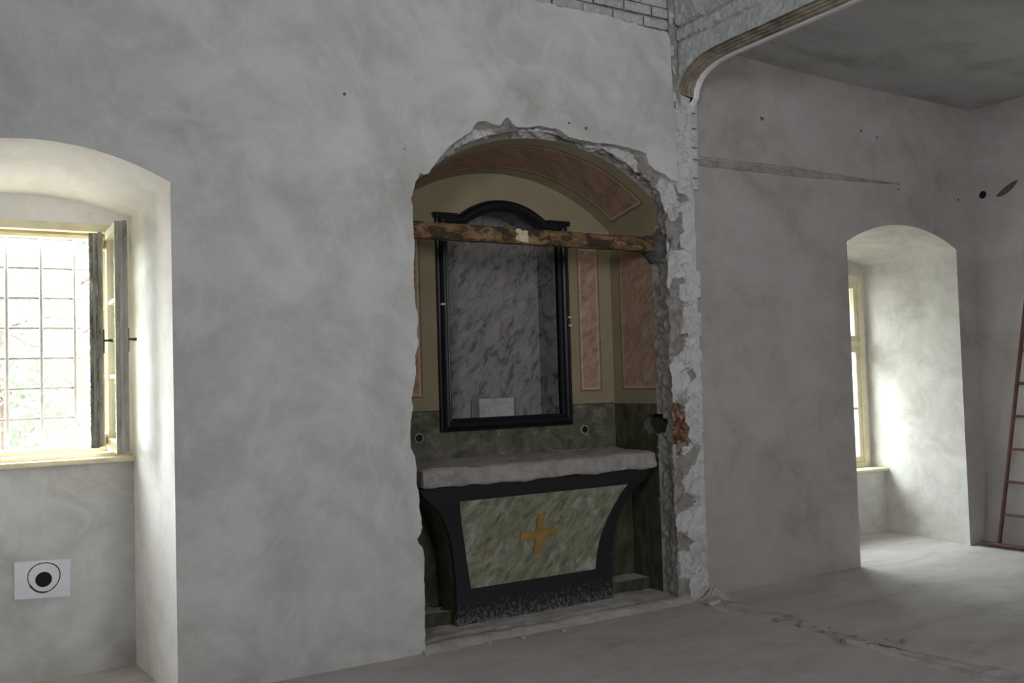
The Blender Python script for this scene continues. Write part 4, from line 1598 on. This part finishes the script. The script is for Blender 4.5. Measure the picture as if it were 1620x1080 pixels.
def leaves(mb, centre, rad, count, rnd, size):
    for _ in range(count):
        while True:
            d = Vector((rnd.uniform(-1, 1), rnd.uniform(-1, 1), rnd.uniform(-1, 1)))
            if d.length < 1:
                break
        p = Vector(centre) + Vector((d.x * rad[0], d.y * rad[1], d.z * rad[2]))
        a = Vector((rnd.uniform(-1, 1), rnd.uniform(-1, 1), rnd.uniform(-1, 1))).normalized()
        b = a.orthogonal().normalized()
        s_ = size * rnd.uniform(.6, 1.3)
        mb.add([p - a * s_, p + b * s_ * .45, p + a * s_, p - b * s_ * .45], [(0, 1, 2, 3)], 'leaf')


def tree(name, x, y, h, tr_, crown, label, seed, cat='tree', lean=0.0):
    rnd = random.Random(seed)
    root = empty(name, (x, y, -0.95))
    tag(root, label, cat)
    if tr_:
        mb = MB()
        pts = [(x + lean * t * h + 0.05 * math.sin(t * 5 + seed), y, -1.0 + h * t) for t in [k / 8 for k in range(9)]]
        mb.tube(pts, [tr_ * (1 - 0.6 * k / 8) for k in range(9)], 'bark', 10)
        for k in range(7):
            z = h * (0.3 + 0.09 * k) - 1
            a = rnd.uniform(0, 2 * PI)
            L_ = rnd.uniform(0.7, 1.6)
            mb.tube([(x + lean * (z + 1), y, z), (x + lean * (z + 1) + math.cos(a) * L_ * .5, y + math.sin(a) * L_ * .5, z + .25), (x + lean * (z + 1) + math.cos(a) * L_, y + math.sin(a) * L_, z + .35)], [tr_ * .3, tr_ * .2, tr_ * .06], 'bark', 6)
        mb.build('trunk', root)
    mb = MB()
    for (cz, rx_, rz_, cnt, sz, *ox) in crown:
        leaves(mb, (x + (ox[0] if ox else 0), y, cz), (rx_, rx_, rz_), cnt, rnd, sz)
    fo = mb.build('foliage', root)
    fo['kind'] = 'stuff'
    return root


tree('pine_tree', 0.72, 14.5, 9, 0.12, [(5.6, 0.9, 1.6, 900, 0.10)], 'pinkish pine trunk seen through the middle of the left window grille', 3)
tree('pine_tree', 2.05, 17.0, 9, 0.12, [(5.6, 0.9, 1.6, 900, 0.10)], 'pinkish pine trunk seen at the right edge of the left window opening', 8)
tree('leafy_tree', 0.05, 11.3, 5, 0.05, [(2.3, 0.7, 1.2, 1300, 0.05)], 'fresh green leafy tree at the left edge of the left window view', 5)
tree('leafy_tree', 1.1, 22.0, 8, 0.14, [(2.6, 3.4, 2.6, 4200, 0.12)], 'pale green leafy tree behind the pine trunks in the left window', 6)
tree('bush', 0.75, 9.3, 2, 0.0, [(0.15, 0.75, 0.7, 1500, 0.035)], 'low pale bush below the pines in the left window', 12, 'bush')
tree('bush', 1.9, 12.6, 2, 0.0, [(0.4, 1.1, 1.2, 1700, 0.05)], 'low pale bush at the right of the left window view', 13, 'bush')
tree('leafy_tree', 9.2, 11.4, 6, 0.12, [(2.4, 1.9, 2.2, 1700, 0.10, -4.2), (2.8, 1.9, 2.4, 1700, 0.10, -1.6), (2.6, 1.9, 2.4, 1500, 0.10, 1.2), (2.2, 1.9, 2.2, 1500, 0.10, 4.0)], 'pale leafy tree glimpsed through the right window, crown widened unseen to shade the reveal', 15)  # side clumps added out of view to shade the right window reveal

# bare branches crossing the left window, each springing from a pine
for nm, P_, r_, lab in (('bare_branch', [(-0.9, 9.6, 3.35), (-0.1, 9.3, 2.42), (0.22, 9.2, 2.20), (0.50, 9.1, 2.08), (0.80, 9.0, 1.94)], 0.022, 'orange brown bare branch sloping down across the left window'),
                   ('bare_branch', [(-0.4, 9.2, 1.45), (0.12, 9.0, 1.02), (0.32, 8.9, 0.86), (0.52, 8.8, 0.70), (0.9, 8.7, 0.35)], 0.010, 'thin dead twig low down in the left window view')):
    mb = MB()
    fp = []
    for a, b in zip(P_[:-1], P_[1:]):
        for t in range(5):
            p = Vector(a).lerp(Vector(b), t / 5)
            p.z += 0.03 * noise.noise(p * 3)
            fp.append(p)
    fp.append(Vector(P_[-1]))
    mb.tube(fp, [r_ * (1 - 0.75 * i / len(fp)) for i in range(len(fp))], 'bark', 8)
    for i in range(4, len(fp) - 2, 3):
        d = Vector((0.22, 0.05, 0.12 if i % 2 else -0.15))
        mb.tube([fp[i], fp[i] + d * .6, fp[i] + d + Vector((0, 0, .04))], [r_ * .35, r_ * .22, r_ * .08], 'bark', 6)
    o = mb.build(nm, None, loc=tuple(P_[0]))
    tag(o, lab, 'branch')
